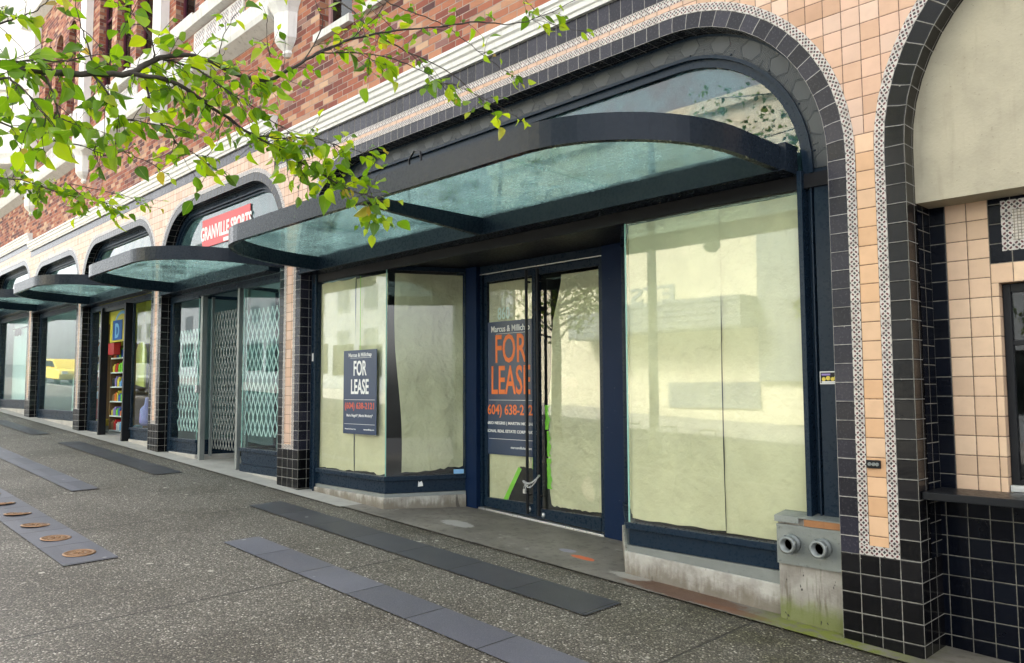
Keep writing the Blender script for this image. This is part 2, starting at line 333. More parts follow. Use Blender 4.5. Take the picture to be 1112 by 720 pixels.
M['lattice'] = paint('white_lattice', (0.74, 0.78, 0.77), 0.4, 0.0, 0.2)
M['brass'] = paint('aged_brass', (0.30, 0.22, 0.13), 0.35, 0.9, 0.3)
M['bronze'] = paint('bronze_casting', (0.27, 0.16, 0.09), 0.45, 0.6, 0.4)
M['platemetal'] = paint('worn_plate_metal', (0.20, 0.215, 0.205), 0.5, 0.4, 0.8, 0.0012, scratch=0.5)
M['white'] = flat('white_print', (0.80, 0.80, 0.78)); M['orange'] = flat('orange_print', (0.78, 0.17, 0.03))
M['signblue'] = flat('navy_print', (0.014, 0.035, 0.085), 0.3); M['redprint'] = flat('red_print', (0.62, 0.03, 0.03), 0.4)
M['signred'] = flat('brick_red_print', (0.60, 0.09, 0.04)); M['yellow'] = flat('yellow_print', (0.75, 0.58, 0.08))
M['blue'] = flat('blue_print', (0.02, 0.10, 0.42)); M['ltblue'] = flat('pale_blue_print', (0.25, 0.50, 0.80))
M['lime'] = flat('lime_tape', (0.22, 0.62, 0.03)); M['numgreen'] = flat('pale_vinyl', (0.62, 0.75, 0.66))
M['dark'] = plain('dark_interior', (0.02, 0.02, 0.022)); M['inwall'] = plain('pale_interior_wall', (0.78, 0.80, 0.79))
M['purple'] = flat('purple_fabric', (0.30, 0.22, 0.55)); M['wood'] = flat('brown_wood', (0.22, 0.12, 0.06))
M['maroon'] = paint('maroon_paint', (0.085, 0.022, 0.035), 0.4); M['pinktrim'] = stone('pink_terracotta', (0.46, 0.27, 0.26), 0.3, 0.3)
M['asphalt'] = stone('asphalt', (0.06, 0.06, 0.062), 0.4, 0.1)
M['glass'] = glass_mat('window_glass', (0.955, 0.985, 0.965), 1.52, 0.02, 0.0002, 2.2)
M['clear'] = glass_mat('clear_glass', (0.92, 0.98, 0.965), 1.52, 0.02, 0.0002, 2.2)
M['transomglass'] = glass_mat('arched_window_glass', (0.66, 0.88, 0.91), 1.52, 0.36, 0.0003, 2.1, (0.16, 0.30, 0.33))
M['smalltransom'] = glass_mat('small_arched_window_glass', (0.74, 0.91, 0.92), 1.52, 0.28, 0.0003, 1.7, (0.20, 0.35, 0.37))
M['tealglass'] = glass_mat('pale_teal_glass', (0.86, 0.965, 0.955), 1.52, 0.02, 0.0002, 1.0)
M['darkglass'] = glass_mat('upper_window_glass', (0.22, 0.28, 0.28), 1.52, 0.02, 0.001, 1.1)
M['canopyglass'] = glass_mat('canopy_glass', (0.72, 0.86, 0.845), 1.5, 0.36, 0.0, 1.6, (0.44, 0.59, 0.56), True)
M['rust'] = stone('rusty_flashing', (0.34, 0.16, 0.07), 0.5, 0.6)

def bark():
    n = NT('bark'); o = n.coord('Object')
    a = n.noise(n.scale(o, (1, 1, 1)), 40, 5)
    return n.end(n.pbr(n.mix(a, (0.018, 0.014, 0.011), (0.06, 0.048, 0.038)), 0.8, 0, n.bump(a, 0.004)))
M['bark'] = bark()
def leafmat():
    n = NT('young_leaf'); g = n.n('ShaderNodeNewGeometry'); r = g.outputs['Random Per Island']
    c = n.ramp(r, [(0, (0.05, 0.12, 0.008)), (0.3, (0.12, 0.24, 0.010)), (0.7, (0.25, 0.39, 0.012)), (0.96, (0.40, 0.48, 0.018)), (1, (0.34, 0.22, 0.06))])
    uv = n.coord('UV'); s = n.sep(uv)
    vein = n.step(n.math('ABSOLUTE', n.math('SUBTRACT', s[0], 0.5)), 0.0, 0.05, 0.35, 0)
    c = n.mix(vein, c, (0.28, 0.36, 0.08))
    d = n.pbr(c, 0.42, 0, None, 0.4)
    t = n.n('ShaderNodeBsdfTranslucent'); n.put(t.inputs[0], n.mix(1.0, c, (1.9, 1.9, 0.9), 'MULTIPLY'))
    mx = n.n('ShaderNodeMixShader'); mx.inputs[0].default_value = 0.5; n.l(d, mx.inputs[1]); n.l(t.outputs[0], mx.inputs[2])
    return n.end(mx.outputs[0])
M['leaf'] = leafmat()

# ------------------------------------------------------------------ mesh builder
class MB:
    def __init__(s): s.v = []; s.f = []; s.uv = []; s.mi = []; s.sm = []
    def face(s, pts, uv=None, mi=0, smooth=False):
        i0 = len(s.v); s.v += [tuple(p) for p in pts]; s.f.append(tuple(range(i0, i0 + len(pts))))
        if uv is None:
            a, b, c = (Vector(pts[k]) for k in (0, 1, 2)); nn = (b - a).cross(c - a)
            ax = max(range(3), key=lambda k: abs(nn[k]))
            uv = [((p[1], p[2]) if ax == 0 else (p[0], p[2]) if ax == 1 else (p[0], p[1])) for p in pts]
        s.uv.append(uv); s.mi.append(mi); s.sm.append(smooth)
    def hexa(s, b, t, mi=0):
        # b, t: four points each, b counter-clockwise seen from above
        s.face(b[::-1], mi=mi); s.face(t, mi=mi)
        for i in range(4):
            j = (i + 1) % 4; s.face([b[i], b[j], t[j], t[i]], mi=mi)
    def box(s, x0, x1, y0, y1, z0, z1, mi=0):
        if x0 > x1: x0, x1 = x1, x0
        if y0 > y1: y0, y1 = y1, y0
        if z0 > z1: z0, z1 = z1, z0
        q = [(x0, y0), (x1, y0), (x1, y1), (x0, y1)]
        s.hexa([(a, b, z0) for a, b in q], [(a, b, z1) for a, b in q], mi); return s
    def gbox(s, x0, x1, y0, y1, zf, z1, mi=0):
        # box whose bottom follows a height function of x
        q = [(x0, y0), (x1, y0), (x1, y1), (x0, y1)]
        s.hexa([(a, b, zf(a)) for a, b in q], [(a, b, z1) for a, b in q], mi); return s
    def bar(s, p0, p1, w, t, up=(0, 0, 1), mi=0):
        # rectangular bar from p0 to p1, width w across, thickness t along 'up'
        a = Vector(p0); b = Vector(p1); d = (b - a).normalized(); u = Vector(up); sd = d.cross(u)
        if sd.length < 1e-5: sd = d.cross(Vector((1, 0, 0)))
        sd.normalize(); u = sd.cross(d).normalized(); o = [(-.5, -.5), (.5, -.5), (.5, .5), (-.5, .5)]
        A = [a + sd * w * i + u * t * j for i, j in o]; B = [b + sd * w * i + u * t * j for i, j in o]
        s.face(A[::-1], mi=mi); s.face(B, mi=mi)
        for i in range(4):
            j = (i + 1) % 4; s.face([A[i], A[j], B[j], B[i]], mi=mi)
        return s
    def prism(s, poly, lo, hi, axis=1, mi=0, smooth=False):
        # polygon (two coordinates) extruded along axis
        def P(p, h): return (h, p[0], p[1]) if axis == 0 else (p[0], h, p[1]) if axis == 1 else (p[0], p[1], h)
        A = [P(p, lo) for p in poly]; B = [P(p, hi) for p in poly]; k = len(poly)
        s.face(A, mi=mi); s.face(B[::-1], mi=mi)
        for i in range(k):
            j = (i + 1) % k; s.face([A[i], B[i], B[j], A[j]], mi=mi, smooth=smooth)
        return s
    def tube(s, pts, rad, seg=8, mi=0, caps=True):
        pts = [Vector(p) for p in pts]; N = len(pts)
        rad = rad if isinstance(rad, (list, tuple)) else [rad] * N
        rings = []; ref = Vector((0, 0, 1))
        for i, p in enumerate(pts):
            d = (pts[min(i + 1, N - 1)] - pts[max(i - 1, 0)]).normalized()
            if abs(d.dot(ref)) > 0.95: ref = Vector((1, 0, 0)) if abs(d.x) < 0.9 else Vector((0, 1, 0))
            a = d.cross(ref).normalized(); b = a.cross(d).normalized(); ref = b
            rings.append([p + (a * math.cos(2 * math.pi * k / seg) + b * math.sin(2 * math.pi * k / seg)) * rad[i] for k in range(seg)])
        i0 = len(s.v)
        for rg in rings: s.v += [tuple(p) for p in rg]
        for i in range(N - 1):
            for k in range(seg):
                k2 = (k + 1) % seg
                s.f.append((i0 + i * seg + k, i0 + i * seg + k2, i0 + (i + 1) * seg + k2, i0 + (i + 1) * seg + k))
                s.uv.append([(k / seg, i * .1), ((k + 1) / seg, i * .1), ((k + 1) / seg, (i + 1) * .1), (k / seg, (i + 1) * .1)]); s.mi.append(mi); s.sm.append(True)
        if caps:
            s.face(rings[0][::-1], mi=mi); s.face(rings[-1], mi=mi)
        return s
    def lathe(s, prof, c=(0, 0, 0), ax=2, seg=20, mi=0):
        # profile of (radius, height) pairs turned about an axis through c
        def P(r, h, a):
            u, w = r * math.cos(a), r * math.sin(a)
            q = (u, w, h) if ax == 2 else (u, h, w) if ax == 1 else (h, u, w)
            return (c[0] + q[0], c[1] + q[1], c[2] + q[2])
        i0 = len(s.v)
        for r, h in prof:
            for k in range(seg): s.v.append(P(r, h, 2 * math.pi * k / seg))
        for i in range(len(prof) - 1):
            for k in range(seg):
                k2 = (k + 1) % seg
                s.f.append((i0 + i * seg + k, i0 + i * seg + k2, i0 + (i + 1) * seg + k2, i0 + (i + 1) * seg + k))
                s.uv.append([(0, 0), (0, 1), (1, 1), (1, 0)]); s.mi.append(mi); s.sm.append(True)
        if prof[0][0] > 1e-4: s.f.append(tuple(i0 + k for k in range(seg))[::-1]); s.uv.append([(0, 0)] * seg); s.mi.append(mi); s.sm.append(False)
        if prof[-1][0] > 1e-4: s.f.append(tuple(i0 + (len(prof) - 1) * seg + k for k in range(seg))); s.uv.append([(0, 0)] * seg); s.mi.append(mi); s.sm.append(False)
        return s
    def text(s, txt, org, right, up, size, mi=0, sx=1.0, bold=0.0, align='LEFT', depth=0.0015):
        cu = bpy.data.curves.new('lettering', 'FONT'); cu.body = txt; cu.size = size; cu.align_x = align
        cu.offset = bold * size; cu.resolution_u = 3
        ob = bpy.data.objects.new('lettering', cu); COL.objects.link(ob)
        dg = bpy.context.evaluated_depsgraph_get(); dg.update()
        me = bpy.data.meshes.new_from_object(ob.evaluated_get(dg))
        rt = Vector(right).normalized(); u = Vector(up).normalized(); nn = rt.cross(u); o = Vector(org)
        W = [o + rt * (v.co.x * sx) + u * v.co.y for v in me.vertices]
        for p in me.polygons: s.face([W[i] + nn * depth for i in p.vertices], mi=mi)
        ed = {}
        for p in me.polygons:
            vs = list(p.vertices)
            for a, b in zip(vs, vs[1:] + vs[:1]):
                if (b, a) in ed: ed.pop((b, a))
                else: ed[(a, b)] = 1
        for a, b in ed: s.face([W[a], W[b], W[b] + nn * depth, W[a] + nn * depth], mi=mi)
        COL.objects.unlink(ob); bpy.data.objects.remove(ob); bpy.data.curves.remove(cu); bpy.data.meshes.remove(me)
        return s

ROOT = {}
def tag(o, label=None, cat=None, group=None, kind=None):
    if label: o['label'] = label
    if cat: o['category'] = cat
    if group: o['group'] = group
    if kind: o['kind'] = kind
    return o
def thing(name, label, cat, loc, group=None):
    e = bpy.data.objects.new(name, None); COL.objects.link(e); e.location = loc; e.empty_display_size = 0.1
    ROOT[e.name] = Vector(loc); return tag(e, label, cat, group)
def obj(name, mb, mats, parent=None, bevel=0.0, label=None, loc=None):
    off = Vector((0, 0, 0))
    if parent is not None: off = ROOT[parent.name]
    elif loc is not None: off = Vector(loc)
    me = bpy.data.meshes.new(name)
    me.from_pydata([tuple(Vector(v) - off) for v in mb.v], [], mb.f)
    mats = mats if isinstance(mats, (list, tuple)) else [mats]
    for m in mats: me.materials.append(M[m] if isinstance(m, str) else m)
    uvl = me.uv_layers.new(name='UVMap')
    me.polygons.foreach_set('material_index', mb.mi); me.polygons.foreach_set('use_smooth', mb.sm)
    fl = []
    for q in mb.uv:
        for a in q: fl += [a[0], a[1]]
    uvl.data.foreach_set('uv', fl); me.update()
    o = bpy.data.objects.new(name, me); COL.objects.link(o)
    if parent is not None: o.parent = parent; ROOT[o.name] = off
    elif loc is not None: o.location = loc; ROOT[o.name] = off
    else: ROOT[o.name] = off
    if bevel:
        b = o.modifiers.new('edge', 'BEVEL'); b.width = bevel; b.segments = 2; b.limit_method = 'ANGLE'; b.angle_limit = R(40)
        w = o.modifiers.new('weld', 'WELD'); w.merge_threshold = 0.0002
        # weld must come first so that the bevel sees shared edges
        bpy.context.view_layer.update()
        o.modifiers.move(1, 0)
    if label: o['label'] = label
    return o
def structure(name, mb, mats, label, cat):
    o = obj(name, mb, mats); o['kind'] = 'structure'; return tag(o, label, cat)

def zg(x, y=0.0): return -0.535 - 0.0465 * x + 0.02 * min(y, 0.0)
def ground_sheet(x0, x1, y0, y1, dz, nx=1, ny=1):
    mb = MB()
    mb.face([(x0, y0, zg(x0, y0) + dz), (x1, y0, zg(x1, y0) + dz), (x1, y1, zg(x1, y1) + dz), (x0, y1, zg(x0, y1) + dz)])
    return mb
SKY, SUN, EXPO = 0.15, 2.2, 2.62
LIMBS = [
  (((-0.445,-4.77,1.913),(-0.417,-4.673,1.948),(-0.386,-4.57,1.964),(-0.343,-4.453,1.957),(-0.347,-4.317,1.991),(-0.321,-4.22,2.01),(-0.335,-4.168,2.059),(-0.339,-4.105,2.103),(-0.336,-4.032,2.13),(-0.371,-3.925,2.141),(-0.361,-3.84,2.119),(-0.345,-3.752,2.126),(-0.363,-3.636,2.215),(-0.345,-3.553,2.283),(-0.313,-3.455,2.349),(-0.292,-3.366,2.395),(-0.257,-3.261,2.435),(-0.206,-3.071,2.498),(-0.174,-2.9,2.559),(-0.148,-2.733,2.597),(-0.119,-2.568,2.679),(-0.034,-2.352,2.83)), 0.0125, 0.0015, 0.9),
  (((-0.321,-4.22,2.01),(-0.297,-4.124,2.015),(-0.294,-4.046,1.993),(-0.321,-3.926,1.957),(-0.297,-3.823,1.899),(-0.314,-3.693,1.868),(-0.326,-3.557,1.83),(-0.29,-3.442,1.775),(-0.28,-3.359,1.76),(-0.299,-3.3,1.704)), 0.008, 0.0015, 2.6),
  (((-0.326,-4.132,2.085),(-0.319,-4.083,2.088),(-0.269,-4.028,2.061),(-0.265,-3.947,2.021),(-0.265,-3.873,1.996),(-0.261,-3.792,1.958),(-0.277,-3.66,1.92)), 0.004, 0.0012, 1.8),
  (((-0.622,-3.376,2.685),(-0.508,-3.322,2.599),(-0.414,-3.285,2.492),(-0.353,-3.215,2.429),(-0.278,-3.132,2.372),(-0.229,-3.004,2.325),(-0.192,-2.885,2.245),(-0.152,-2.838,2.183)), 0.004, 0.0012, 0.5),
  (((-0.333,-3.541,2.286),(-0.291,-3.427,2.304),(-0.248,-3.311,2.31),(-0.215,-3.203,2.291),(-0.186,-3.096,2.249),(-0.206,-3.043,2.231)), 0.003, 0.0012, 0.8),
  (((-0.487,-3.239,2.707),(-0.424,-3.167,2.637),(-0.346,-3.081,2.591),(-0.314,-2.974,2.571),(-0.292,-2.875,2.527),(-0.264,-2.767,2.468),(-0.23,-2.655,2.415)), 0.003, 0.0012, 0.5),
  (((-0.276,-2.607,2.881),(-0.219,-2.535,2.764),(-0.159,-2.465,2.688),(-0.079,-2.38,2.658)), 0.002, 0.001, 0.3),
  (((-0.498,-4.619,2.006),(-0.425,-4.541,1.989),(-0.35,-4.464,1.989),(-0.339,-4.383,2.009),(-0.344,-4.32,2.047)), 0.004, 0.0015, 1.4),
  (((-0.347,-4.317,1.991),(-0.326,-4.292,1.957),(-0.309,-4.269,1.901),(-0.349,-4.234,1.874),(-0.361,-4.176,1.879),(-0.261,-4.07,1.853)), 0.004, 0.0012, 1.5),
  (((-0.338,-4.165,2.001),(-0.329,-4.146,1.92),(-0.36,-4.103,1.887),(-0.38,-4.047,1.843),(-0.389,-3.982,1.822),(-0.397,-3.914,1.783)), 0.004, 0.0012, 1.6),
  (((-2.537,-4.289,2.142),(-2.425,-4.17,2.114),(-2.313,-4.052,2.09),(-2.219,-3.949,2.038),(-2.161,-3.815,2.012),(-2.117,-3.696,1.995)), 0.005, 0.0015, 2.4),
  (((-0.343,-4.453,1.957),(-0.325,-4.43,1.909),(-0.316,-4.416,1.858),(-0.311,-4.406,1.823),(-0.35,-4.374,1.827)), 0.004, 0.0012, 1.6),
  (((-0.744,-4.575,1.917),(-0.665,-4.49,1.881),(-0.616,-4.436,1.852),(-0.577,-4.393,1.828),(-0.497,-4.308,1.805),(-0.448,-4.255,1.781)), 0.004, 0.0012, 1.8),
  (((-0.334,-4.141,2.091),(-0.317,-4.156,2.132),(-0.331,-4.175,2.175),(-0.347,-4.196,2.205),(-0.361,-4.214,2.248)), 0.003, 0.001, 1.2),
  (((-0.36,-3.913,2.131),(-0.362,-3.92,2.188),(-0.348,-3.911,2.241),(-0.325,-3.893,2.291)), 0.0025, 0.001, 0.6),
  (((-0.359,-3.7,2.168),(-0.379,-3.727,2.235),(-0.384,-3.739,2.301),(-0.379,-3.74,2.36)), 0.0025, 0.001, 0.5),
  (((-0.25,-4.633,1.843),(-0.189,-4.573,1.86),(-0.165,-4.545,1.842),(-0.137,-4.511,1.793),(-0.118,-4.489,1.759)), 0.004, 0.0012, 1.5),
  (((-0.592,-4.585,2.132),(-0.533,-4.526,2.146),(-0.493,-4.486,2.165),(-0.453,-4.447,2.181),(-0.421,-4.419,2.229)), 0.004, 0.0012, 1.2),
  (((-0.34,-3.575,2.268),(-0.296,-3.505,2.31),(-0.275,-3.419,2.384),(-0.209,-3.36,2.47),(-0.168,-3.326,2.557)), 0.0025, 0.001, 0.5),
  (((-0.297,-3.823,1.899),(-0.288,-3.742,1.905),(-0.243,-3.625,1.92),(-0.274,-3.513,1.924),(-0.276,-3.372,1.927)), 0.003, 0.001, 1.5),
  (((-2.161,-3.815,2.012),(-2.168,-3.901,2.075),(-2.088,-3.816,2.051),(-2.065,-3.646,2.033),(-2.034,-3.61,2.004)), 0.003, 0.001, 0.8),
  (((-0.186,-3.096,2.249),(-0.168,-3.006,2.249),(-0.153,-2.843,2.221),(-0.159,-2.703,2.202)), 0.002, 0.001, 0.35),
  (((-0.356,-3.603,2.247),(-0.328,-3.545,2.379),(-0.336,-3.561,2.454),(-0.355,-3.589,2.533)), 0.0025, 0.001, 0.5),
  (((-0.346,-4.318,2.013),(-0.357,-4.339,2.103),(-0.367,-4.355,2.158),(-0.373,-4.369,2.228)), 0.003, 0.001, 0.5),
  (((-0.444,-4.25,1.769),(-0.397,-4.203,1.784),(-0.368,-4.17,1.763),(-0.379,-4.109,1.754)), 0.002, 0.001, 0.9),
]
# ================================================================== the setting
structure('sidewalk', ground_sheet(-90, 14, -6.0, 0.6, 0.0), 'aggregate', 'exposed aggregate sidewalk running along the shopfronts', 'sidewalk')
mb = MB(); mb.hexa([(-90, -6.2, zg(-90, -6.2) - .3), (14, -6.2, zg(14, -6.2) - .3), (14, -6.0, zg(14, -6) - .3), (-90, -6.0, zg(-90, -6) - .3)],
                   [(-90, -6.2, zg(-90, -6.2) + .003), (14, -6.2, zg(14, -6.2) + .003), (14, -6.0, zg(14, -6) + .003), (-90, -6.0, zg(-90, -6) + .003)])
structure('kerb', mb, 'concrete', 'concrete kerb between the sidewalk and the street', 'kerb')
structure('road', ground_sheet(-90, 14, -15.0, -6.2, -0.13), 'asphalt', 'asphalt street in front of the shops', 'road')
structure('far_sidewalk', ground_sheet(-90, 14, -24.0, -15.0, 0.0), 'border', 'pale sidewalk across the street', 'sidewalk')
structure('ground', ground_sheet(-400, 400, -400, 400, -0.45), 'asphalt', 'ground reaching out beyond the street', 'ground')
structure('entry_slab', ground_sheet(-5.6, 0.47, -0.13, 1.3, 0.003), 'entry', 'worn stained concrete apron in front of the recessed entrance', 'pavement')
structure('concrete_border', ground_sheet(-33, -5.6, -0.17, 0.9, 0.0035), 'border', 'pale concrete strip along the foot of the shopfronts', 'pavement')
structure('concrete_strip', ground_sheet(0.47, 6, -0.10, 0.5, 0.005), 'entry', 'concrete strip at the foot of the black tiled wall', 'pavement')
STRIPS = [(-6.33, -1.36, -0.90, -0.50, 'granite_dark'), (-4.87, 2.2, -1.84, -1.50, 'granite'), (-10.0, -4.93, -3.13, -2.71, 'granite'),
          (-14.3, -8.5, -2.12, -1.81, 'granite'), (-14.0, -9.17, -0.90, -0.52, 'granite_dark'), (-19.5, -15.7, -0.92, -0.60, 'granite_dark'), (-24, -17.2, -2.12, -1.81, 'granite')]
for k, (x0, x1, y0, y1, m) in enumerate(STRIPS):
    structure('paving_band', ground_sheet(x0, x1, y0, y1, 0.0025), m, 'smooth grey granite paving band set into the aggregate sidewalk', 'paving')
PL = []
lab = ['round bronze plaque in the end slab of the granite band, nearest of its row', 'round bronze plaque second from the end of the granite band', 'round bronze plaque third from the end of the granite band',
       'round bronze plaque fourth from the end of the granite band', 'round bronze plaque fifth from the end of the granite band', 'round bronze plaque sixth from the end of the granite band, cut by the photo edge']
def plaque_mesh():
    mb = MB(); mb.lathe([(0, 0.0045), (0.05, 0.0045), (0.055, 0.0065), (0.062, 0.0045), (0.105, 0.0045), (0.11, 0.0075), (0.12, 0.0075), (0.128, 0.004), (0.128, 0)], seg=40)
    for a in range(16):
        t = a * 2 * math.pi / 16; mb.bar((0.072 * math.cos(t), 0.072 * math.sin(t), 0.005), (0.098 * math.cos(t), 0.098 * math.sin(t), 0.005), 0.009, 0.004)
    for a in range(5):
        t = a * 2 * math.pi / 5 + .3; mb.tube([(0.012 * math.cos(t), 0.012 * math.sin(t), 0.005), (0.04 * math.cos(t + .5), 0.04 * math.sin(t + .5), 0.006)], .006, 6)
    return mb
pm = None
for k in range(6):
    x = -5.27 - k * 0.7125; y = -2.92
    if pm is None: o = obj('bronze_plaque', plaque_mesh(), 'bronze'); pm = o
    else: o = pm.copy(); COL.objects.link(o)
    o.location = (x, y, zg(x, y) + 0.0045); o.rotation_euler = (math.atan(0.02), math.atan(0.0465), k * 0.9)
    tag(o, lab[k], 'plaque', 'bronze plaques in the granite band')

# ================================================================== building
BLD = thing('commercial_building', 'red brick commercial building with peach tiled arches over a row of shopfronts', 'building', (-7, 0.2, zg(-7)))
BAYS = [  # x0, x1, beam bottom, arch top (inner), radius, left pier mosaic foot, right pier mosaic foot
    (-6.86, 0.0, 2.50, 3.78, 1.25, 0.28, 0.0),
    (-11.58, -7.40, 2.64, 4.00, 0.95, 0.47, 0.28),
    (-16.00, -12.05, 2.80, 4.05, 0.80, 0.66, 0.47),
    (-20.05, -16.42, 2.96, 4.05, 0.75, 0.82, 0.66),
    (-24.40, -20.52, 3.10, 4.30, 0.75, 1.02, 0.82),
    (-28.60, -24.86, 3.26, 4.30, 0.75, 1.2, 1.02),
    (0.48, 6.2, 2.50, 3.78, 1.25, 0.0, -0.2)]
def arch_path(x0, x1, zt, r, za, zb, off=0.0, nseg=14):
    # from lower left, over the top, to lower right; off > 0 grows outward. Returns (x, z, s), s measured on the un-offset curve
    P = [(x0, za, -1, 0)]; cz = zt - r
    for i in range(nseg + 1):
        a = math.pi - i * math.pi / 2 / nseg; P.append((x0 + r + r * math.cos(a), cz + r * math.sin(a), math.cos(a), math.sin(a)))
    nm = max(2, int((x1 - x0 - 2 * r) / 0.5))
    for i in range(1, nm): P.append((x0 + r + (x1 - x0 - 2 * r) * i / nm, zt, 0, 1))
    for i in range(nseg + 1):
        a = math.pi / 2 - i * math.pi / 2 / nseg; P.append((x1 - r + r * math.cos(a), cz + r * math.sin(a), math.cos(a), math.sin(a)))
    P.append((x1, zb, 1, 0))
    out = []; s = 0
    for i, p in enumerate(P):
        if i: s += math.hypot(p[0] - P[i - 1][0], p[1] - P[i - 1][1])
        out.append((p[0] + p[2] * off, p[1] + p[3] * off, s))
    return out
def band(mb, A, B, ya, yb, va, vb, flip=False):
    # strip between two offset curves
    for i in range(len(A) - 1):
        q = [(A[i][0], ya, A[i][1]), (A[i + 1][0], ya, A[i + 1][1]), (B[i + 1][0], yb, B[i + 1][1]), (B[i][0], yb, B[i][1])]
        uv = [(A[i][2], va), (A[i + 1][2], va), (B[i + 1][2], vb), (B[i][2], vb)]
        if flip: q = q[::-1]; uv = uv[::-1]
        mb.face(q, uv)
RY = 0.16
for k, (x0, x1, zb, zt, r, ml, mr) in enumerate(BAYS):
    pth = lambda off: arch_path(x0, x1, zt, r, ml, mr, off)
    mb = MB(); band(mb, pth(0), pth(.12), 0, 0, 0, .12, True); band(mb, pth(0), pth(0), RY + .004, 0, .24 - RY, .24, True)
    obj('arch_band', mb, 'slate_tile' if k == 0 else 'black', BLD)
    mb = MB(); band(mb, pth(.12), pth(.18), -.002, -.002, 0, .06, True); band(mb, pth(.12), pth(.12), .01, -.002, 0, .01, True)
    obj('mosaic_band', mb, 'mosaic', BLD)
# black side columns over the slate arch of the first bay: replace its upright part by darker tiles
# piers: black foot, then a short mosaic row
PIERS = [(0.0, 0.48, 0.0), (-7.40, -6.86, .28), (-12.05, -11.58, .47), (-16.42, -16.0, .66), (-20.52, -20.05, .82), (-24.86, -24.40, 1.02), (-29.1, -28.6, 1.2)]
for x0, x1, zm in PIERS:
    mb = MB(); g0 = lambda x: zg(x) - .03
    u0 = x0; w = x1 - x0; n4 = 4 * .12 / w
    def fc(pts, uv): mb.face(pts, uv)
    zl0, zl1 = g0(x0), g0(x1)
    fc([(x0, 0, zl0), (x1, 0, zl1), (x1, 0, zm), (x0, 0, zm)], [(0, zl0 - zm), (.48, zl1 - zm), (.48, 0), (0, 0)])
    D = .37 if x0 == 0.0 else RY + .05
    fc([(x1, 0, zl1), (x1, D, zl1), (x1, D, zm), (x1, 0, zm)], [(0, zl1 - zm), (D, zl1 - zm), (D, 0), (0, 0)])
    fc([(x0, D, zl0), (x0, 0, zl0), (x0, 0, zm), (x0, D, zm)], [(-D, zl0 - zm), (0, zl0 - zm), (0, 0), (-D, 0)])
    obj('pier_foot', mb, 'black', BLD)
    mb = MB(); fc2 = mb.face
    fc2([(x0 + .12, -.0025, zm), (x1 - .12, -.0025, zm), (x1 - .12, -.0025, zm + .06), (x0 + .12, -.0025, zm + .06)], [(0, 0), (.24, 0), (.24, .06), (0, .06)])
    obj('mosaic_row', mb, 'mosaic', BLD)
# peach tile front
mb = MB()
def ztop(x): return 3.998 if x > -7.62 else 4.40 if x > -20.5 else 4.66
srt = sorted(BAYS)
for x0, x1, zb, zt, r, ml, mr in srt:
    P = arch_path(x0, x1, zt, r, ml, mr, .18)
    for a, b in zip(P[1:-1], P[2:-1]):
        if b[0] - a[0] < 1e-6: continue
        cuts = [a[0]] + [c for c in (-7.62, -20.5) if a[0] < c < b[0]] + [b[0]]
        for c0, c1 in zip(cuts, cuts[1:]):
            if c1 - c0 < 1e-6: continue
            f0 = a[1] + (b[1] - a[1]) * (c0 - a[0]) / (b[0] - a[0]); f1 = a[1] + (b[1] - a[1]) * (c1 - a[0]) / (b[0] - a[0]); zz = ztop((c0 + c1) / 2)
            mb.face([(c0, 0, f0), (c1, 0, f1), (c1, 0, zz), (c0, 0, zz)])
for A, B in zip(srt, srt[1:]):
    xa, xb = A[1] + .18, B[0] - .18
    zf = A[6] + .06 if A[1] != -24.86 else 1.08
    for c0, c1 in ([(xa, xb)] if xb < xa + .001 or True else []):
        if abs(A[1]) < .01:
            mo = MB(); mo.face([(xa, 0, zf), (xb, 0, zf), (xb, 0, 2.64), (xa, 0, 2.64)], [(0, zf), (.12, zf), (.12, 2.64), (0, 2.64)]); obj('pier_tile', mo, 'orange_tile', BLD); zf = 2.64
        if xb > xa: mb.face([(xa, 0, zf), (xb, 0, zf), (xb, 0, ztop((xa + xb) / 2)), (xa, 0, ztop((xa + xb) / 2))])
obj('tile_front', mb, 'peach', BLD)
# frieze of the first part: mosaic, black row; black row of the others
mb = MB(); mb.box(-7.6, 6.5, -.002, .1, 3.998, 4.06); obj('mosaic_frieze', mb, 'mosaic', BLD)
def cornice(x0, x1, zd0, zd1, zw0, zw1):
    mb = MB(); mb.face([(x0, 0, zd0), (x1, 0, zd0), (x1, 0, zd1), (x0, 0, zd1)], [(x0, 0), (x1, 0), (x1, .12), (x0, .12)])
    obj('frieze_row', mb, 'slate_tile', BLD)
    h = zw1 - zw0
    prof = [(.05, zw0), (-.03, zw0), (-.035, zw0 + .15 * h), (-.05, zw0 + .2 * h), (-.055, zw0 + .42 * h), (-.075, zw0 + .5 * h), (-.08, zw0 + .72 * h), (-.10, zw0 + .78 * h), (-.10, zw0 + .95 * h), (.05, zw1)]
    mb = MB(); mb.prism(prof, x0, x1, axis=0); obj('cornice', mb, 'terracotta', BLD)
cornice(-7.6, 6.5, 4.06, 4.24, 4.24, 4.45)
cornice(-20.5, -7.62, 4.40, 4.56, 4.56, 4.79)
cornice(-33, -20.52, 4.66, 4.82, 4.82, 5.05)
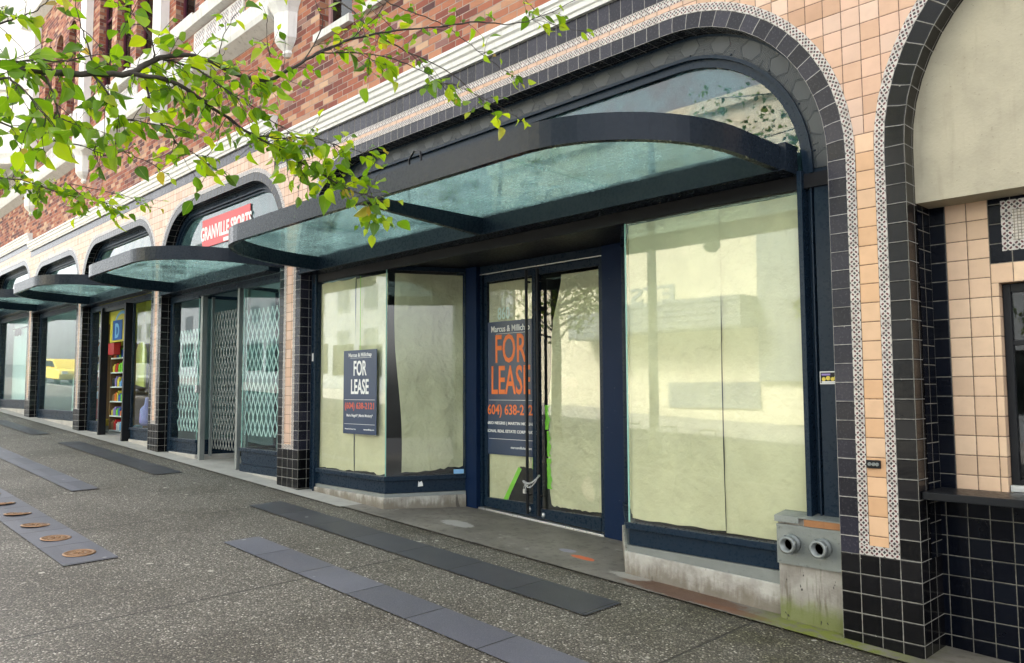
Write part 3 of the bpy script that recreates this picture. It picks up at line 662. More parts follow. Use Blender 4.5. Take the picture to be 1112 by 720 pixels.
# brick wall, one skin with true openings left for the windows
OPEN = []
for xc, kind in ((-9.7, 'tri'), (-14.05, 'tri'), (-18.3, 'arch'), (-5.7, 'low'), (-3.0, 'low')): pass
def opening(x0, x1, z0, z1): OPEN.append((x0, x1, z0, z1))
for xc in (-10.95, -9.75, -8.55): opening(xc - .42, xc + .42, 7.25, 10.2)
for xc in (-15.2, -14.05, -12.9): opening(xc - .42, xc + .42, 7.25, 10.2)
for xc in (-19.55, -18.65, -17.6, -16.75): opening(xc - .3, xc + .3, 7.3, 9.6)
for xc in (-6.15, -5.05, -3.9, -2.8): opening(xc - .38, xc + .38, 5.55, 8.0)
mb = MB()
xs = sorted(set([-33, 6.5, -20.5, -7.6] + [a for o in OPEN for a in o[:2]])); BY = 0.03
for a, b in zip(xs, xs[1:]):
    c = (a + b) / 2; zlo = 4.44 if c > -7.61 else 4.78 if c > -20.5 else 5.04
    ops = sorted([o for o in OPEN if o[0] - 1e-6 <= a and b <= o[1] + 1e-6], key=lambda o: o[2]); z = zlo
    for o in ops:
        mb.face([(a, BY, z), (b, BY, z), (b, BY, o[2]), (a, BY, o[2])]); z = o[3]
    mb.face([(a, BY, z), (b, BY, z), (b, BY, 14), (a, BY, 14)])
for x0, x1, z0, z1 in OPEN:
    D = BY + .22
    mb.face([(x0, BY, z0), (x0, BY, z1), (x0, D, z1), (x0, D, z0)]); mb.face([(x1, D, z0), (x1, D, z1), (x1, BY, z1), (x1, BY, z0)])
    mb.face([(x0, BY, z1), (x1, BY, z1), (x1, D, z1), (x0, D, z1)]); mb.face([(x0, D, z0), (x1, D, z0), (x1, BY, z0), (x0, BY, z0)])
obj('brick_wall', mb, 'brick', BLD)
for x0, x1, z0, z1 in OPEN:
    mb = MB(); t = .055; y0, y1 = BY + .13, BY + .19
    mb.box(x0, x0 + t, y0, y1, z0, z1); mb.box(x1 - t, x1, y0, y1, z0, z1); mb.box(x0 + t, x1 - t, y0, y1, z0, z0 + t); mb.box(x0 + t, x1 - t, y0, y1, z1 - t, z1)
    zm = z0 + (z1 - z0) * .55; mb.box(x0 + t, x1 - t, y0 + .01, y1, zm, zm + t)
    if z0 > 7.28: # round head filled with brick-coloured spandrel
        pass
    w = obj('window', mb, 'pinktrim' if z0 < 6 else 'maroon', BLD)
    mb = MB(); mb.box(x0 + t, x1 - t, y0 + .03, y0 + .04, z0 + t, z1 - t); obj('pane', mb, 'darkglass', w)
    mb = MB(); mb.box(x0 - .04, x1 + .04, BY - .07, BY - .001, z0 - .1, z0 - .002); obj('sill', mb, 'stone_band', w)
    if abs(z0 - 7.3) < .01:
        mb = MB(); xm = (x0 + x1) / 2; rr = (x1 - x0) / 2; K = 10
        for s in (-1, 1):
            for i in range(K):
                a0, a1 = [math.pi / 2 + s * (math.pi / 2) * j / K for j in (i, i + 1)]
                p0 = (xm + rr * math.cos(a0), z1 - rr + rr * math.sin(a0)); p1 = (xm + rr * math.cos(a1), z1 - rr + rr * math.sin(a1))
                q = [(p0[0], z1), (p1[0], z1), p1, p0]
                if s < 0: q = q[::-1]
                mb.face([(a, BY + .001, b) for a, b in q][::-1])
                mb.face([(p0[0], BY, p0[1]), (p1[0], BY, p1[1]), (p1[0], BY + .13, p1[1]), (p0[0], BY + .13, p0[1])])
        obj('arch_spandrel', mb, 'brick', w)
# white string course, pilasters with hanging corbels
for x0, x1 in ((-11.6, -7.55), (-15.95, -12.1), (-20.4, -16.55), (-25, -20.85)):
    mb = MB(); mb.prism([(BY - .002, 6.02), (-.16, 6.12), (-.18, 6.2), (-.16, 6.42), (-.10, 6.5), (BY - .002, 6.52)], x0, x1, axis=0); obj('string_course', mb, 'stone_band', BLD)
    mb = MB(); mb.prism([(BY - .002, 6.92), (-.10, 6.95), (-.12, 7.1), (BY - .002, 7.14)], x0, x1, axis=0); obj('window_sill', mb, 'stone_band', BLD)
    xm = (x0 + x1) / 2
    mb = MB(); mb.box(xm - .9, xm + .9, BY - .03, BY - .002, 6.56, 6.88); pn = obj('mosaic_panel', mb, 'stone_band', BLD)
    for i in range(4):
        c = xm - .66 + i * .44
        mb = MB(); mb.face([(c - .19, BY - .033, 6.585), (c + .19, BY - .033, 6.585), (c + .19, BY - .033, 6.855), (c - .19, BY - .033, 6.855)], [(0, 0), (.18, 0), (.18, .12), (0, .12)]); obj('inlay', mb, 'mosaic', pn)
for x in (-7.32, -11.85, -16.25, -20.62, -25.2):
    zc = 6.02 if x > -16 else 6.1
    mb = MB()
    def ngon(rx, dy, n=6): return [(x + rx * math.cos(math.pi * i / (n - 1)), BY - dy * math.sin(math.pi * i / (n - 1))) for i in range(n)]
    prof = [(.05, .05, 5.50), (.09, .09, 5.54), (.07, .07, 5.58), (.16, .15, 5.66), (.20, .19, 5.72), (.22, .20, 6.06), (.25, .23, 6.12), (.31, .28, 6.2), (.34, .30, 6.26), (.34, .30, 6.36), (.30, .27, 6.40), (.30, .27, 6.5)]
    for (a, b, z), (c, d, z2) in zip(prof, prof[1:]):
        A = ngon(a, b); B = ngon(c, d)
        for i in range(5): mb.face([(A[i + 1][0], A[i + 1][1], z), (A[i][0], A[i][1], z), (B[i][0], B[i][1], z2), (B[i + 1][0], B[i + 1][1], z2)])
    A = ngon(.05, .05); mb.face([(p[0], p[1], 5.5) for p in A]); A = ngon(.3, .27); mb.face([(p[0], p[1], 6.5) for p in A[::-1]])
    obj('corbel', mb, 'terracotta', BLD)
    mb = MB(); mb.box(x - .19, x + .19, -.12, BY - .001, 6.5, 13.6); mb.box(x - .24, x + .24, -.15, BY, 6.5, 6.66); obj('pilaster', mb, 'terracotta', BLD)
mb = MB(); mb.prism([(BY, 10.6), (-.2, 10.7), (-.24, 11.0), (-.2, 11.15), (BY, 11.2)], -33, -7.1, axis=0); obj('upper_course', mb, 'stone_band', BLD)
mb = MB(); mb.box(-33, 6.5, -.25, .3, 13.6, 14.1); obj('parapet', mb, 'terracotta', BLD)
# white oriel at the far end of the brick front
mb = MB(); mb.hexa([(-26.6, -.9, 7.2), (-22.4, -.9, 7.2), (-21.4, .02, 7.2), (-27.6, .02, 7.2)], [(-26.6, -.9, 13.5), (-22.4, -.9, 13.5), (-21.4, .02, 13.5), (-27.6, .02, 13.5)])
for z in (7.0, 9.0, 11.0): mb.hexa([(-26.7, -1.0, z), (-22.3, -1.0, z), (-21.2, .02, z), (-27.8, .02, z)], [(-26.8, -1.1, z + .25), (-22.2, -1.1, z + .25), (-21.1, .02, z + .25), (-27.9, .02, z + .25)])
orl = obj('oriel', mb, 'terracotta', BLD)
for z in (7.6, 9.6, 11.6):
    for x in (-25.6, -24.2, -22.9):
        mb = MB(); mb.box(x - .4, x + .4, -.93, -.88, z, z + 1.1); obj('oriel_window', mb, 'darkglass', orl)
# shell behind the front
mb = MB()
mb.box(-33, 6.5, 6.0, 6.2, -1.2, 14); mb.box(-33, 6.5, .26, 6.0, 4.9, 5.0); mb.box(-33, 6.5, .26, 6.0, 13.9, 14.0); mb.box(6.4, 6.5, .2, 6.0, -1.2, 13.9); mb.box(-33, -32.9, .2, 6.0, -1.2, 13.9)
mb.box(.1, .38, .55, 5.99, -1.2, 4.89); mb.box(-7.3, -7.0, 1.4, 5.99, -1.2, 4.89)
obj('shell', mb, 'dark', BLD)
mb = MB(); q = [(-33, 1.31), (6.4, 1.31), (6.4, 5.9), (-33, 5.9)]
mb.hexa([(a, b, zg(a) - .2) for a, b in q], [(a, b, zg(a) + .02) for a, b in q]); obj('shop_floor', mb, 'dark', BLD)

# recess at the right: stucco lunette, tiled back wall, counter, ticket window
mb = MB(); Pq = arch_path(.48, 6.2, 3.78, 1.25, 2.17, 2.17, .06)
poly = [(a, b) for a, b, s in Pq]
mb.prism([(a, b) for a, b in poly[::-1]], .15, .5, axis=1); obj('lunette', mb, 'stucco', BLD)
WY = .37
mb = MB()
def wallq(mb, x0, x1, z0, z1, y=WY, ou=0, ov=0): mb.face([(x0, y, z0), (x1, y, z0), (x1, y, z1), (x0, y, z1)], [(x0 - ou, z0 - ov), (x1 - ou, z0 - ov), (x1 - ou, z1 - ov), (x0 - ou, z1 - ov)])
wallq(mb, .40, .575, .40, 2.3, ou=.575, ov=.015)
mb.face([(.48, .0, .0), (.48, .37, .0), (.48, .37, 2.3), (.48, .0, 2.3)]); mb.f.pop(); mb.uv.pop(); mb.mi.pop(); mb.sm.pop(); del mb.v[-4:]
mb.face([(.484, RY, .0), (.484, WY, .0), (.484, WY, 2.3), (.484, RY, 2.3)], [(.03, .03), (.24, .03), (.24, 2.33), (.03, 2.33)])
obj('recess_column', mb, 'navy_tile', BLD)
mb = MB(); wallq(mb, .575, .815, .40, 2.3, ou=.575, ov=.015); wallq(mb, .815, .855, .40, 1.655, ou=.815, ov=.015); wallq(mb, .815, 6.3, 1.655, 1.775, ou=.815, ov=1.655)
mb.face([(.855, WY, .40), (.855, WY + .09, .40), (.855, WY + .09, 1.655), (.855, WY, 1.655)], [(0, .385), (.09, .385), (.09, 1.64), (0, 1.64)])
mb.face([(.855, WY, 1.655), (.855, WY + .09, 1.655), (6.3, WY + .09, 1.655), (6.3, WY, 1.655)]); obj('recess_wall', mb, 'peach_low', BLD)
mb = MB()
wallq(mb, .815, 6.3, 1.775, 2.3, ou=.815, ov=1.775); obj('panel_border', mb, 'navy_tile', BLD)
mb = MB(); X0, X1, Z0, Z1 = .885, 2.4, 1.845, 2.15; yy = WY - .004
wallq(mb, X0, X1, Z0, Z0 + .06, yy, X0, Z0); wallq(mb, X0, X1, Z1 - .06, Z1, yy, X0, Z1 - .06); wallq(mb, X0, X0 + .06, Z0 + .06, Z1 - .06, yy, X0, Z0 + .06); wallq(mb, X1 - .06, X1, Z0 + .06, Z1 - .06, yy, X1, Z0 + .06)
obj('mosaic_panel', mb, 'mosaic', BLD)
M['tesserae'] = tile_mat('white_tesserae', [(0, (.45, .42, .38)), (.5, (.6, .56, .5)), (1, (.68, .62, .54))], (.2, .17, .13), pu=.018, pv=.018, gw=.003, rough=.3, tilt=.02)
mb = MB(); wallq(mb, X0 + .06, X1 - .06, Z0 + .06, Z1 - .06, yy); obj('tessera_field', mb, 'tesserae', BLD)
for cxx in (1.10, 1.7):
    mb = MB(); cz = (Z0 + Z1) / 2
    for dx, dz in ((0, 0), (-.03, 0), (.03, 0), (0, .03), (0, -.03), (.018, .018), (-.018, -.018), (.018, -.018), (-.018, .018)): mb.box(cxx + dx - .009, cxx + dx + .009, yy - .002, yy + .001, cz + dz - .009, cz + dz + .009)
    obj('mosaic_flower', mb, 'black', BLD)
mb = MB()
for a, b in ((.858, .90), (1.55, 1.60), (2.6, 2.66)): mb.box(a, b, WY + .06, WY + .12, .45, 1.652)
mb.box(.90, 2.6, WY + .062, WY + .118, 1.60, 1.652); mb.box(.90, 2.6, WY + .062, WY + .118, .45, .48); mb.box(.90, 2.6, WY + .064, WY + .116, 1.28, 1.31)
tw = obj('ticket_window', mb, 'blackmetal', BLD, .003)
mb = MB(); mb.box(.90, 2.6, WY + .085, WY + .092, .48, 1.60); obj('pane', mb, 'darkglass', tw)
mb = MB(); mb.box(.86, 2.6, WY + .02, WY + .06, .412, .45); obj('sill', mb, 'alu', tw)
mb = MB(); mb.box(.99, 1.02, WY + .14, WY + .16, .5, .82); mb.box(.86, 2.66, WY + .5, WY + .55, .3, 1.7, 0); obj('blind', mb, 'steel', tw)
mb = MB(); mb.box(.487, 6.2, .03, .372, .365, .41); obj('counter', mb, 'blackmetal', BLD, .004)
mb = MB(); wallq(mb, .40, 6.3, -1.0, .37, WY - .02, ou=.515, ov=.0); obj('dado', mb, 'navy_tile', BLD)

# ================================================================== canopies
CLAB = ['long dark steel and glass canopy with rounded ends over the papered corner shopfront', 'glass canopy over the sports shop with the folding gate, second from the right',
        'glass canopy over the narrow shop with the open black door', 'glass canopy over the single large window, with a gooseneck lamp', 'farthest visible glass canopy at the left photo edge', 'glass canopy beyond the photo edge']
CX = [(-6.44, -.31), (-11.05, -7.33), (-15.5, -12.08), (-19.6, -16.42), (-23.9, -20.55), (-28.2, -24.9)]
for k in range(6):
    x0, x1 = CX[k]; zb = BAYS[k][2]; L = x1 - x0; xm = (x0 + x1) / 2
    root = thing('glass_canopy', CLAB[k], 'canopy', (xm, 0, zb), 'glass canopies along the shopfronts')
    yf, rx = -1.60, (1.25 if k == 0 else 1.05)
    def plan(ins):
        P = []; K = 18; ra = 1.2; rb = .95; yk = -.55
        for i in range(K + 1):
            a = math.pi - i * math.pi / 2 / K; P.append((x0 + ra + (ra - ins) * math.cos(a), (yf + ins) * math.sin(a)))
        for i in range(K + 1):
            a = math.pi / 2 - i * math.pi / 2 / K; P.append((x1 - rb + (rb - ins) * math.cos(a), yk + (yf + ins - yk) * math.sin(a)))
        P.append((x1 - ins, 0.0)); return P
    A, B = plan(0), plan(.05); z0, z1 = zb + .012, zb + .180
    mb = MB()
    for i in range(len(A) - 1):
        a, b, c, d = A[i], A[i + 1], B[i + 1], B[i]
        sm = True
        mb.face([(a[0], a[1], z0), (b[0], b[1], z0), (b[0], b[1], z1), (a[0], a[1], z1)], smooth=sm)
        mb.face([(c[0], c[1], z0), (d[0], d[1], z0), (d[0], d[1], z1), (c[0], c[1], z1)], smooth=sm)
        mb.face([(a[0], a[1], z1), (b[0], b[1], z1), (c[0], c[1], z1), (d[0], d[1], z1)]); mb.face([(d[0], d[1], z0), (c[0], c[1], z0), (b[0], b[1], z0), (a[0], a[1], z0)])
    obj('fascia', mb, 'steel', root)
    mb = MB(); mb.box(BAYS[k][0] + .02, BAYS[k][1] - .27, -.03, .14, zb, zb + .20); mb.box(BAYS[k][0] + .02, BAYS[k][1] - .27, -.06, -.03, zb, zb + .012); obj('beam', mb, 'steel', root, .003)
    mb = MB(); BXS = [xm] if k == 0 else []
    for bx in BXS:
        poly = [(-.03, zb + .002), (-.03, zb + .17), (yf + .05, zb + .17), (yf + .05, zb + .10)]
        mb.prism(poly, bx - .03, bx + .03, axis=0)
    if BXS: obj('bracket', mb, 'steel', root, .003)
    # glass sheets resting on the frame, split at the bracket
    G = plan(.045)
    if k == 0: cl = [x0 + .05, x0 + 1.65, xm, x1 - 1.5, x1 - .05]
    else: cl = [x0 + .05, xm, x1 - .05]
    for ca, cb in [(p + .003, q - .003) for p, q in zip(cl, cl[1:])]:
        pts = [p for p in G if ca < p[0] < cb and p[1] < -.02]
        def yat(x):
            for p, q in zip(G, G[1:]):
                if min(p[0], q[0]) <= x <= max(p[0], q[0]) and abs(q[0] - p[0]) > 1e-9: return p[1] + (q[1] - p[1]) * (x - p[0]) / (q[0] - p[0])
            return -.03
        ring = [(ca, min(-.03, yat(ca)))] + pts + [(cb, min(-.03, yat(cb)))] + [(cb, -.025), (ca, -.025)]
        ring = [p for i, p in enumerate(ring) if i == 0 or math.dist(p, ring[i - 1]) > 1e-4]
        mb = MB(); mb.prism(ring, zb + .172, zb + .184, axis=2); obj('glass_sheet', mb, 'canopyglass', root)
# gooseneck lamps standing on the canopies
def gooseneck(x, y, z, lab):
    r = thing('gooseneck_lamp', lab, 'lamp', (x, y, z), 'gooseneck lamps over the canopies')
    mb = MB(); pts = [(x, y, z), (x, y, z + .30), (x + .03, y - .02, z + .44), (x + .12, y - .03, z + .50), (x + .22, y - .04, z + .46), (x + .25, y - .05, z + .36)]
    mb.tube(pts, .011, 8); mb.lathe([(.03, z), (.03, z + .012)], (x, y, 0)); obj('arm', mb, 'blackmetal', r)
    mb = MB(); mb.lathe([(.018, z + .37), (.03, z + .36), (.034, z + .27), (.030, z + .27)], (x + .25, y - .05, 0)); obj('lamp_head', mb, 'blackmetal', r)
gooseneck(-3.62, -.70, 2.715, 'black gooseneck lamp arching above the longest canopy')
mb = MB(); x, y, z = -19.55, -1.62, 3.17
r = thing('gooseneck_lamp', 'black gooseneck lamp hanging over the far canopy near the photo edge', 'lamp', (x, y, z), 'gooseneck lamps over the canopies')
mb.tube([(x + .35, y + .1, z), (x + .25, y + .05, z + .10), (x + .08, y, z + .10), (x - .02, y - .03, z - .05), (x - .02, y - .03, z - .55)], .014, 8); obj('arm', mb, 'blackmetal', r)
mb = MB(); mb.lathe([(.02, z - .52), (.05, z - .56), (.055, z - .68), (.045, z - .68)], (x - .02, y - .03, 0)); obj('lamp_head', mb, 'blackmetal', r)
# ================================================================== shopfronts
M['gedge'] = flat('glass_edge', (0.30, 0.55, 0.48), 0.2)
def seg_wall(mb, pts, th, z0, z1, out=0.0, mi=0):
    # upright walls along a plan line; th is the thickness away from the street, out pushes the line towards the street
    def nrm(a, b):
        d = Vector((b[0] - a[0], b[1] - a[1], 0)).normalized(); return Vector((-d.y, d.x, 0))
    N = [nrm(a, b) for a, b in zip(pts, pts[1:])]
    off = []
    for i, p in enumerate(pts):
        n0 = N[max(0, i - 1)]; n1 = N[min(len(N) - 1, i)]; m = (n0 + n1).normalized(); k = 1 / max(.3, m.dot(n0)); off.append(m * k)
    for i in range(len(pts) - 1):
        a, b = Vector((pts[i][0], pts[i][1], 0)), Vector((pts[i + 1][0], pts[i + 1][1], 0))
        q = [a - off[i] * out, b - off[i + 1] * out, b + off[i + 1] * th, a + off[i] * th]
        f0 = z0 if callable(z0) else (lambda x, y, v=z0: v); f1 = z1 if callable(z1) else (lambda x, y, v=z1: v)
        mb.hexa([(v.x, v.y, f0(v.x, v.y)) for v in q], [(v.x, v.y, f1(v.x, v.y)) for v in q], mi)
    return mb
gnd = lambda x, y: zg(x, y) - .02
def paper(mb, A, B, z0, z1, amp=.006, seed=0, nu=16, nv=28, bottom=None, top=None, left=None, right=None, mi=0):
    r = random.Random(seed); ph = [r.uniform(0, 6.28) for _ in range(8)]
    a, b = Vector((A[0], A[1], 0)), Vector((B[0], B[1], 0)); d = b - a; L = d.length; nn = Vector((-d.y, d.x, 0)).normalized()
    def P(i, j):
        u = i / nu; v = j / nv
        zb = z0 + (bottom(u) if bottom else 0); zt = z1 + (top(u) if top else 0); z = zb + (zt - zb) * v
        l = left(v) if left else 0.0; rr = right(v) if right else 0.0
        x = l + (L - rr - l) * u
        w = math.sin(x * 5 + ph[0] + z * 1.3) + .7 * math.sin(x * 11 + ph[1] - z * 4) + .6 * math.sin(z * 6 + ph[2]) + .5 * math.sin(z * 13 + x * 9 + ph[3]) + .4 * math.sin(x * 23 + ph[4] + z * 3)
        e = (max(0, .06 - (x - l)) + max(0, .06 - (L - rr - x))) / .06
        q = a + d * (x / L) + nn * (amp * w * (1 - .6 * min(1, e)) + .010)
        return (q.x, q.y, z)
    i0 = len(mb.v)
    for j in range(nv + 1):
        for i in range(nu + 1): mb.v.append(P(i, j))
    for j in range(nv):
        for i in range(nu):
            k = i0 + j * (nu + 1) + i; mb.f.append((k, k + 1, k + nu + 2, k + nu + 1)); mb.uv.append([(0, 0)] * 4); mb.mi.append(mi); mb.sm.append(True)
    return mb
def jag(seed, amp, n=40):
    r = random.Random(seed); t = [r.uniform(-1, 1) for _ in range(n + 2)]
    def f(u):
        x = max(0, min(1, u)) * n; i = int(x); w = x - i; return amp * (t[i] * (1 - w) + t[i + 1] * w)
    return f

# ---------------------------------------------------------------- the vacant shop
SF = thing('shopfront', 'vacant shopfront with papered windows and a recessed double glass door', 'shopfront', (-3.4, .2, zg(-3.4)), 'shopfronts under the arches')
x0, x1, zb, zt, rr, ml, mr = BAYS[0]
def ring(mb, bay, o1, o2, y, za, proud=0.0):
    p = lambda off: arch_path(bay[0], bay[1], bay[3], bay[4], za, za, off)
    A, B = p(o2), p(o1); A = [(a[0], a[1], a[2]) for a in A]
    band(mb, A, B, y, y, 0, abs(o1 - o2), True)
    if proud: band(mb, B, B, y + proud, y, 0, proud, True); band(mb, A, A, y, y + proud, 0, proud, True)
mb = MB(); ring(mb, BAYS[0], 0, -.165, RY, 2.53); obj('arch_panel', mb, 'hexpanel', SF)
mb = MB(); ring(mb, BAYS[0], -.165, -.19, RY - .02, 2.50, .04); ring(mb, BAYS[0], -.19, -.25, RY + .012, 2.50, .05); ring(mb, BAYS[0], -.005, -.02, RY - .008, 2.53, .03)
# bolts along the panel
for px, pz in [(p[0], p[1]) for p in arch_path(x0, x1, zt, rr, 2.56, 2.56, -.15)][::3]: mb.lathe([(.008, 0), (.006, -.004), (0, -.005)], (px, RY - .001, pz), ax=1, seg=8)
obj('arch_frame', mb, 'frame', SF)
pg = [(a, b) for a, b, s in arch_path(x0, x1, zt, rr, 2.52, 2.52, -.252)]
mb = MB(); mb.prism(pg[::-1], RY + .045, RY + .055, axis=1); tr = obj('transom_pane', mb, 'transomglass', SF)
mb = MB(); mb.box(-6.85, -.01, RY + .5, 1.3, 2.50, 2.56); mb.box(-6.80, -.05, .145, .20, 2.40, 2.498); mb.box(-6.7, -.25, .20, 1.3, 2.455, 2.499); obj('soffit', mb, 'soffit', SF)
# jamb panels beside the glazing
mb = MB(); mb.gbox(-.175, -.004, .165, .30, lambda x: .18, 2.528); mb.gbox(-.27, -.235, .11, .30, lambda x: zg(x) - .02, 2.52); mb.gbox(-.235, -.175, .20, .30, lambda x: .1, 2.5)
mb.gbox(-.198, -.186, .155, .20, lambda x: .18, 2.5)
obj('jamb', mb, 'frame', SF, .003); mb = MB()
mb.gbox(-6.856, -6.70, .165, .30, lambda x: zg(x) - .02, 2.528); mb.gbox(-6.715, -6.685, .12, .30, lambda x: zg(x) - .02, 2.5)
obj('jamb', mb, 'frame', SF, .003)
Lp = [(-6.69, .17), (-5.21, .17), (-4.80, 1.0)]; Rp = [(-2.50, 1.03), (-1.80, .17), (-.27, .17)]
def window(root, P, zs, ztop, zbulk, zpl, framed='frame', papers=True, gm='glass'):
    mb = MB(); seg_wall(mb, P, .05, zs - .05, zs, .03); seg_wall(mb, P, .05, ztop, ztop + .05, .02)
    for p in (P[0], P[-1]): mb.box(p[0] - .012, p[0] + .012, p[1] - .01, p[1] + .04, zs - .01, ztop + .01)
    w = obj('display_window', mb, framed, root, .004)
    for a, b in zip(P, P[1:]):
        mb = MB(); d = Vector((b[0] - a[0], b[1] - a[1])).normalized() * .004
        seg_wall(mb, [(a[0] + d.x, a[1] + d.y), (b[0] - d.x, b[1] - d.y)], .010, zs + .001, ztop - .001); obj('pane', mb, gm, w)
    for p in P[1:-1]:
        mb = MB(); mb.box(p[0] - .005, p[0] + .005, p[1] - .003, p[1] + .007, zs, ztop); obj('glass_joint', mb, 'gedge', w)
    mb = MB(); seg_wall(mb, P, .06, zbulk, zs - .052, .0); obj('bulkhead', mb, framed, root, .003)
    mb = MB(); seg_wall(mb, P, .10, zpl[0], zbulk - .002, .018); obj('plinth_cap', mb, 'galv' if papers else framed, root)
    mb = MB(); seg_wall(mb, P, .12, gnd, zpl[0] if not callable(zpl[0]) else zpl[0], .04 if papers else .03); obj('plinth', mb, 'plinth' if papers else 'border', root, .008)
    return w
window(SF, Lp, .06, 2.40, -.13, (-.17,))
window(SF, Rp, -.045, 2.41, -.225, (lambda x, y: -.315 - .03 * (x + .5),))
# posts, door frame and doors
mb = MB(); mb.gbox(-4.96, -4.61, 1.0, 1.16, lambda x: zg(x) - .02, 2.454); obj('door_post', mb, 'navy', SF, .004); mb = MB(); mb.gbox(-2.765, -2.50, 1.03, 1.16, lambda x: zg(x) - .02, 2.454)
obj('door_post', mb, 'navy', SF, .004)
mb = MB(); mb.box(-4.608, -2.767, 1.06, 1.16, 2.36, 2.453); mb.gbox(-4.608, -4.575, 1.06, 1.16, lambda x: zg(x), 2.36); mb.gbox(-2.80, -2.767, 1.06, 1.16, lambda x: zg(x), 2.36)
obj('door_frame', mb, 'frame', SF, .003)
mb = MB(); q = [(-4.60, 1.02), (-2.77, 1.02), (-2.77, 1.2), (-4.60, 1.2)]; mb.hexa([(a, b, zg(a) - .01) for a, b in q], [(a, b, zg(a) + .022) for a, b in q]); obj('threshold', mb, 'alu', SF, .004)
mb = MB(); mb.box(-4.60, -2.77, 1.045, 1.058, 2.352, 2.362); obj('head_trim', mb, 'alu', SF)
def door(xa, xb, hx_):
    zf = lambda x: zg(x) + .03
    mb = MB(); st = .05
    mb.gbox(xa, xa + st, 1.09, 1.13, zf, 2.35); mb.gbox(xb - st, xb, 1.09, 1.13, zf, 2.35)
    mb.box(xa + st, xb - st, 1.09, 1.13, 2.27, 2.35); mb.gbox(xa + st, xb - st, 1.085, 1.135, zf, zf((xa + xb) / 2) + .12)
    d = obj('door', mb, 'frame', SF, .003)
    mb = MB(); mb.box(xa + st, xb - st, 1.106, 1.113, zf((xa + xb) / 2) + .12, 2.27); obj('pane', mb, 'glass', d)
    mb = MB(); mb.tube([(hx_, 1.045, zf(hx_) + .03), (hx_, 1.045, 2.33)], .017, 10)
    for z in (-.1, 2.2): mb.bar((hx_, 1.045, z), (hx_, 1.10, z), .02, .02)
    obj('handle', mb, 'blackmetal', d)
    mb = MB(); mb.lathe([(.028, 0), (.028, -.012), (.018, -.02), (0, -.022)], (xa + .1 if hx_ - xa < .3 else xb - .1, 1.085, zf((xa + xb) / 2) + .06), ax=1, seg=16); obj('lock', mb, 'alu', d)
    return d
dL = door(-4.572, -3.745, -3.835); dR = door(-3.737, -2.803, -3.665)
mb = MB(); mb.text('860', (-4.36, 1.104, 1.825), (1, 0, 0), (0, 0, 1), .19, 0, .72, .02); obj('house_number', mb, 'numgreen', dL)
mb = MB(); mb.lathe([(.03, 0), (.03, -.03), (0, -.035)], (-3.70, 1.085, 1.9), ax=1, seg=14); obj('latch', mb, 'blackmetal', dR)
# chain and padlock through the handles
mb = MB(); zc = .05
def link(mb, c, ax, up, R_=.019, r_=.0035, st=1.5):
    ax = Vector(ax).normalized(); up = Vector(up).normalized(); pts = []
    for k in range(13):
        t = 2 * math.pi * k / 12; pts.append(Vector(c) + ax * R_ * st * math.cos(t) + up * R_ * .75 * math.sin(t))
    mb.tube(pts, r_, 6, caps=False)
path = []
for k in range(16):
    t = k / 15; path.append((-3.87 + .235 * t, 1.02 - .018 * math.sin(math.pi * t), zc - .05 * math.sin(math.pi * t) + .07 * t))
for k in range(12):
    t = k / 11; path.append((-3.635 - .235 * t, 1.015 - .01 * math.sin(math.pi * t), zc + .07 - .09 * math.sin(math.pi * t) - .07 * t))
for a, b in zip(path, path[1:]):
    i = path.index(a); d = Vector(b) - Vector(a); link(mb, (Vector(a) + Vector(b)) / 2, d, (0, .3, 1) if i % 2 else (0, 1, .2), .013, .0032, 1.3)
ch = thing('door_chain', 'steel chain looped between the handles of the vacant shop doors', 'chain', (-3.75, 1.02, zc))
obj('chain_links', mb, 'alu', ch)
mb = MB(); mb.box(-3.86, -3.82, 1.0, 1.02, zc - .13, zc - .085); mb.tube([(-3.853, 1.01, zc - .085), (-3.853, 1.01, zc - .06), (-3.84, 1.01, zc - .045), (-3.827, 1.01, zc - .06), (-3.827, 1.01, zc - .085)], .004, 6); obj('padlock', mb, 'alu', ch, .003)
# papers behind the glass
def sheet(lab, mb, mat='kraft'):
    o = obj('paper_sheet', mb, mat); c = sum((Vector(v) for v in mb.v), Vector()) / len(mb.v)
    return tag(o, lab, 'paper', 'brown paper sheets behind the vacant shop glass')
PY = .192
mb = MB(); paper(mb, (-6.68, PY), (-5.88, PY), .075, 2.38, .005, 1, bottom=jag(3, .012, 8), right=lambda v: .012 + .015 * math.sin(v * 9), top=jag(8, .01, 6)); sheet('tall brown paper sheet at the far left of the front window, behind the blue poster', mb)
mb = MB(); paper(mb, (-5.90, PY + .012), (-5.235, PY + .012), .07, 2.37, .006, 2, bottom=jag(5, .02, 8), right=lambda v: .01 + .02 * (1 - v)); sheet('brown paper sheet right of the hanging poster, reaching the glass corner', mb)
ua = Vector((Lp[2][0] - Lp[1][0], Lp[2][1] - Lp[1][1])).normalized(); na = Vector((-ua.y, ua.x))
pa = Vector(Lp[1]) + ua * .03 + na * .03; pb = Vector(Lp[2]) - ua * .02 + na * .03
mb = MB(); paper(mb, (pa.x, pa.y), (pb.x, pb.y), .095, 2.37, .006, 4, bottom=lambda u: .07 * max(0, u - .25) + jag(11, .014, 22)(u), left=lambda v: .16 - .10 * v + .02 * math.sin(v * 7)); sheet('brown paper sheet in the angled side glass, torn along its lower edge', mb, 'kraft2')
mb = MB(); paper(mb, (-1.79, PY), (-.93, PY), -.02, 2.385, .004, 6, right=lambda v: .006 * math.sin(v * 5) + .008, bottom=jag(15, .006, 6)); sheet('large smooth brown paper sheet, left half of the widest papered window', mb)
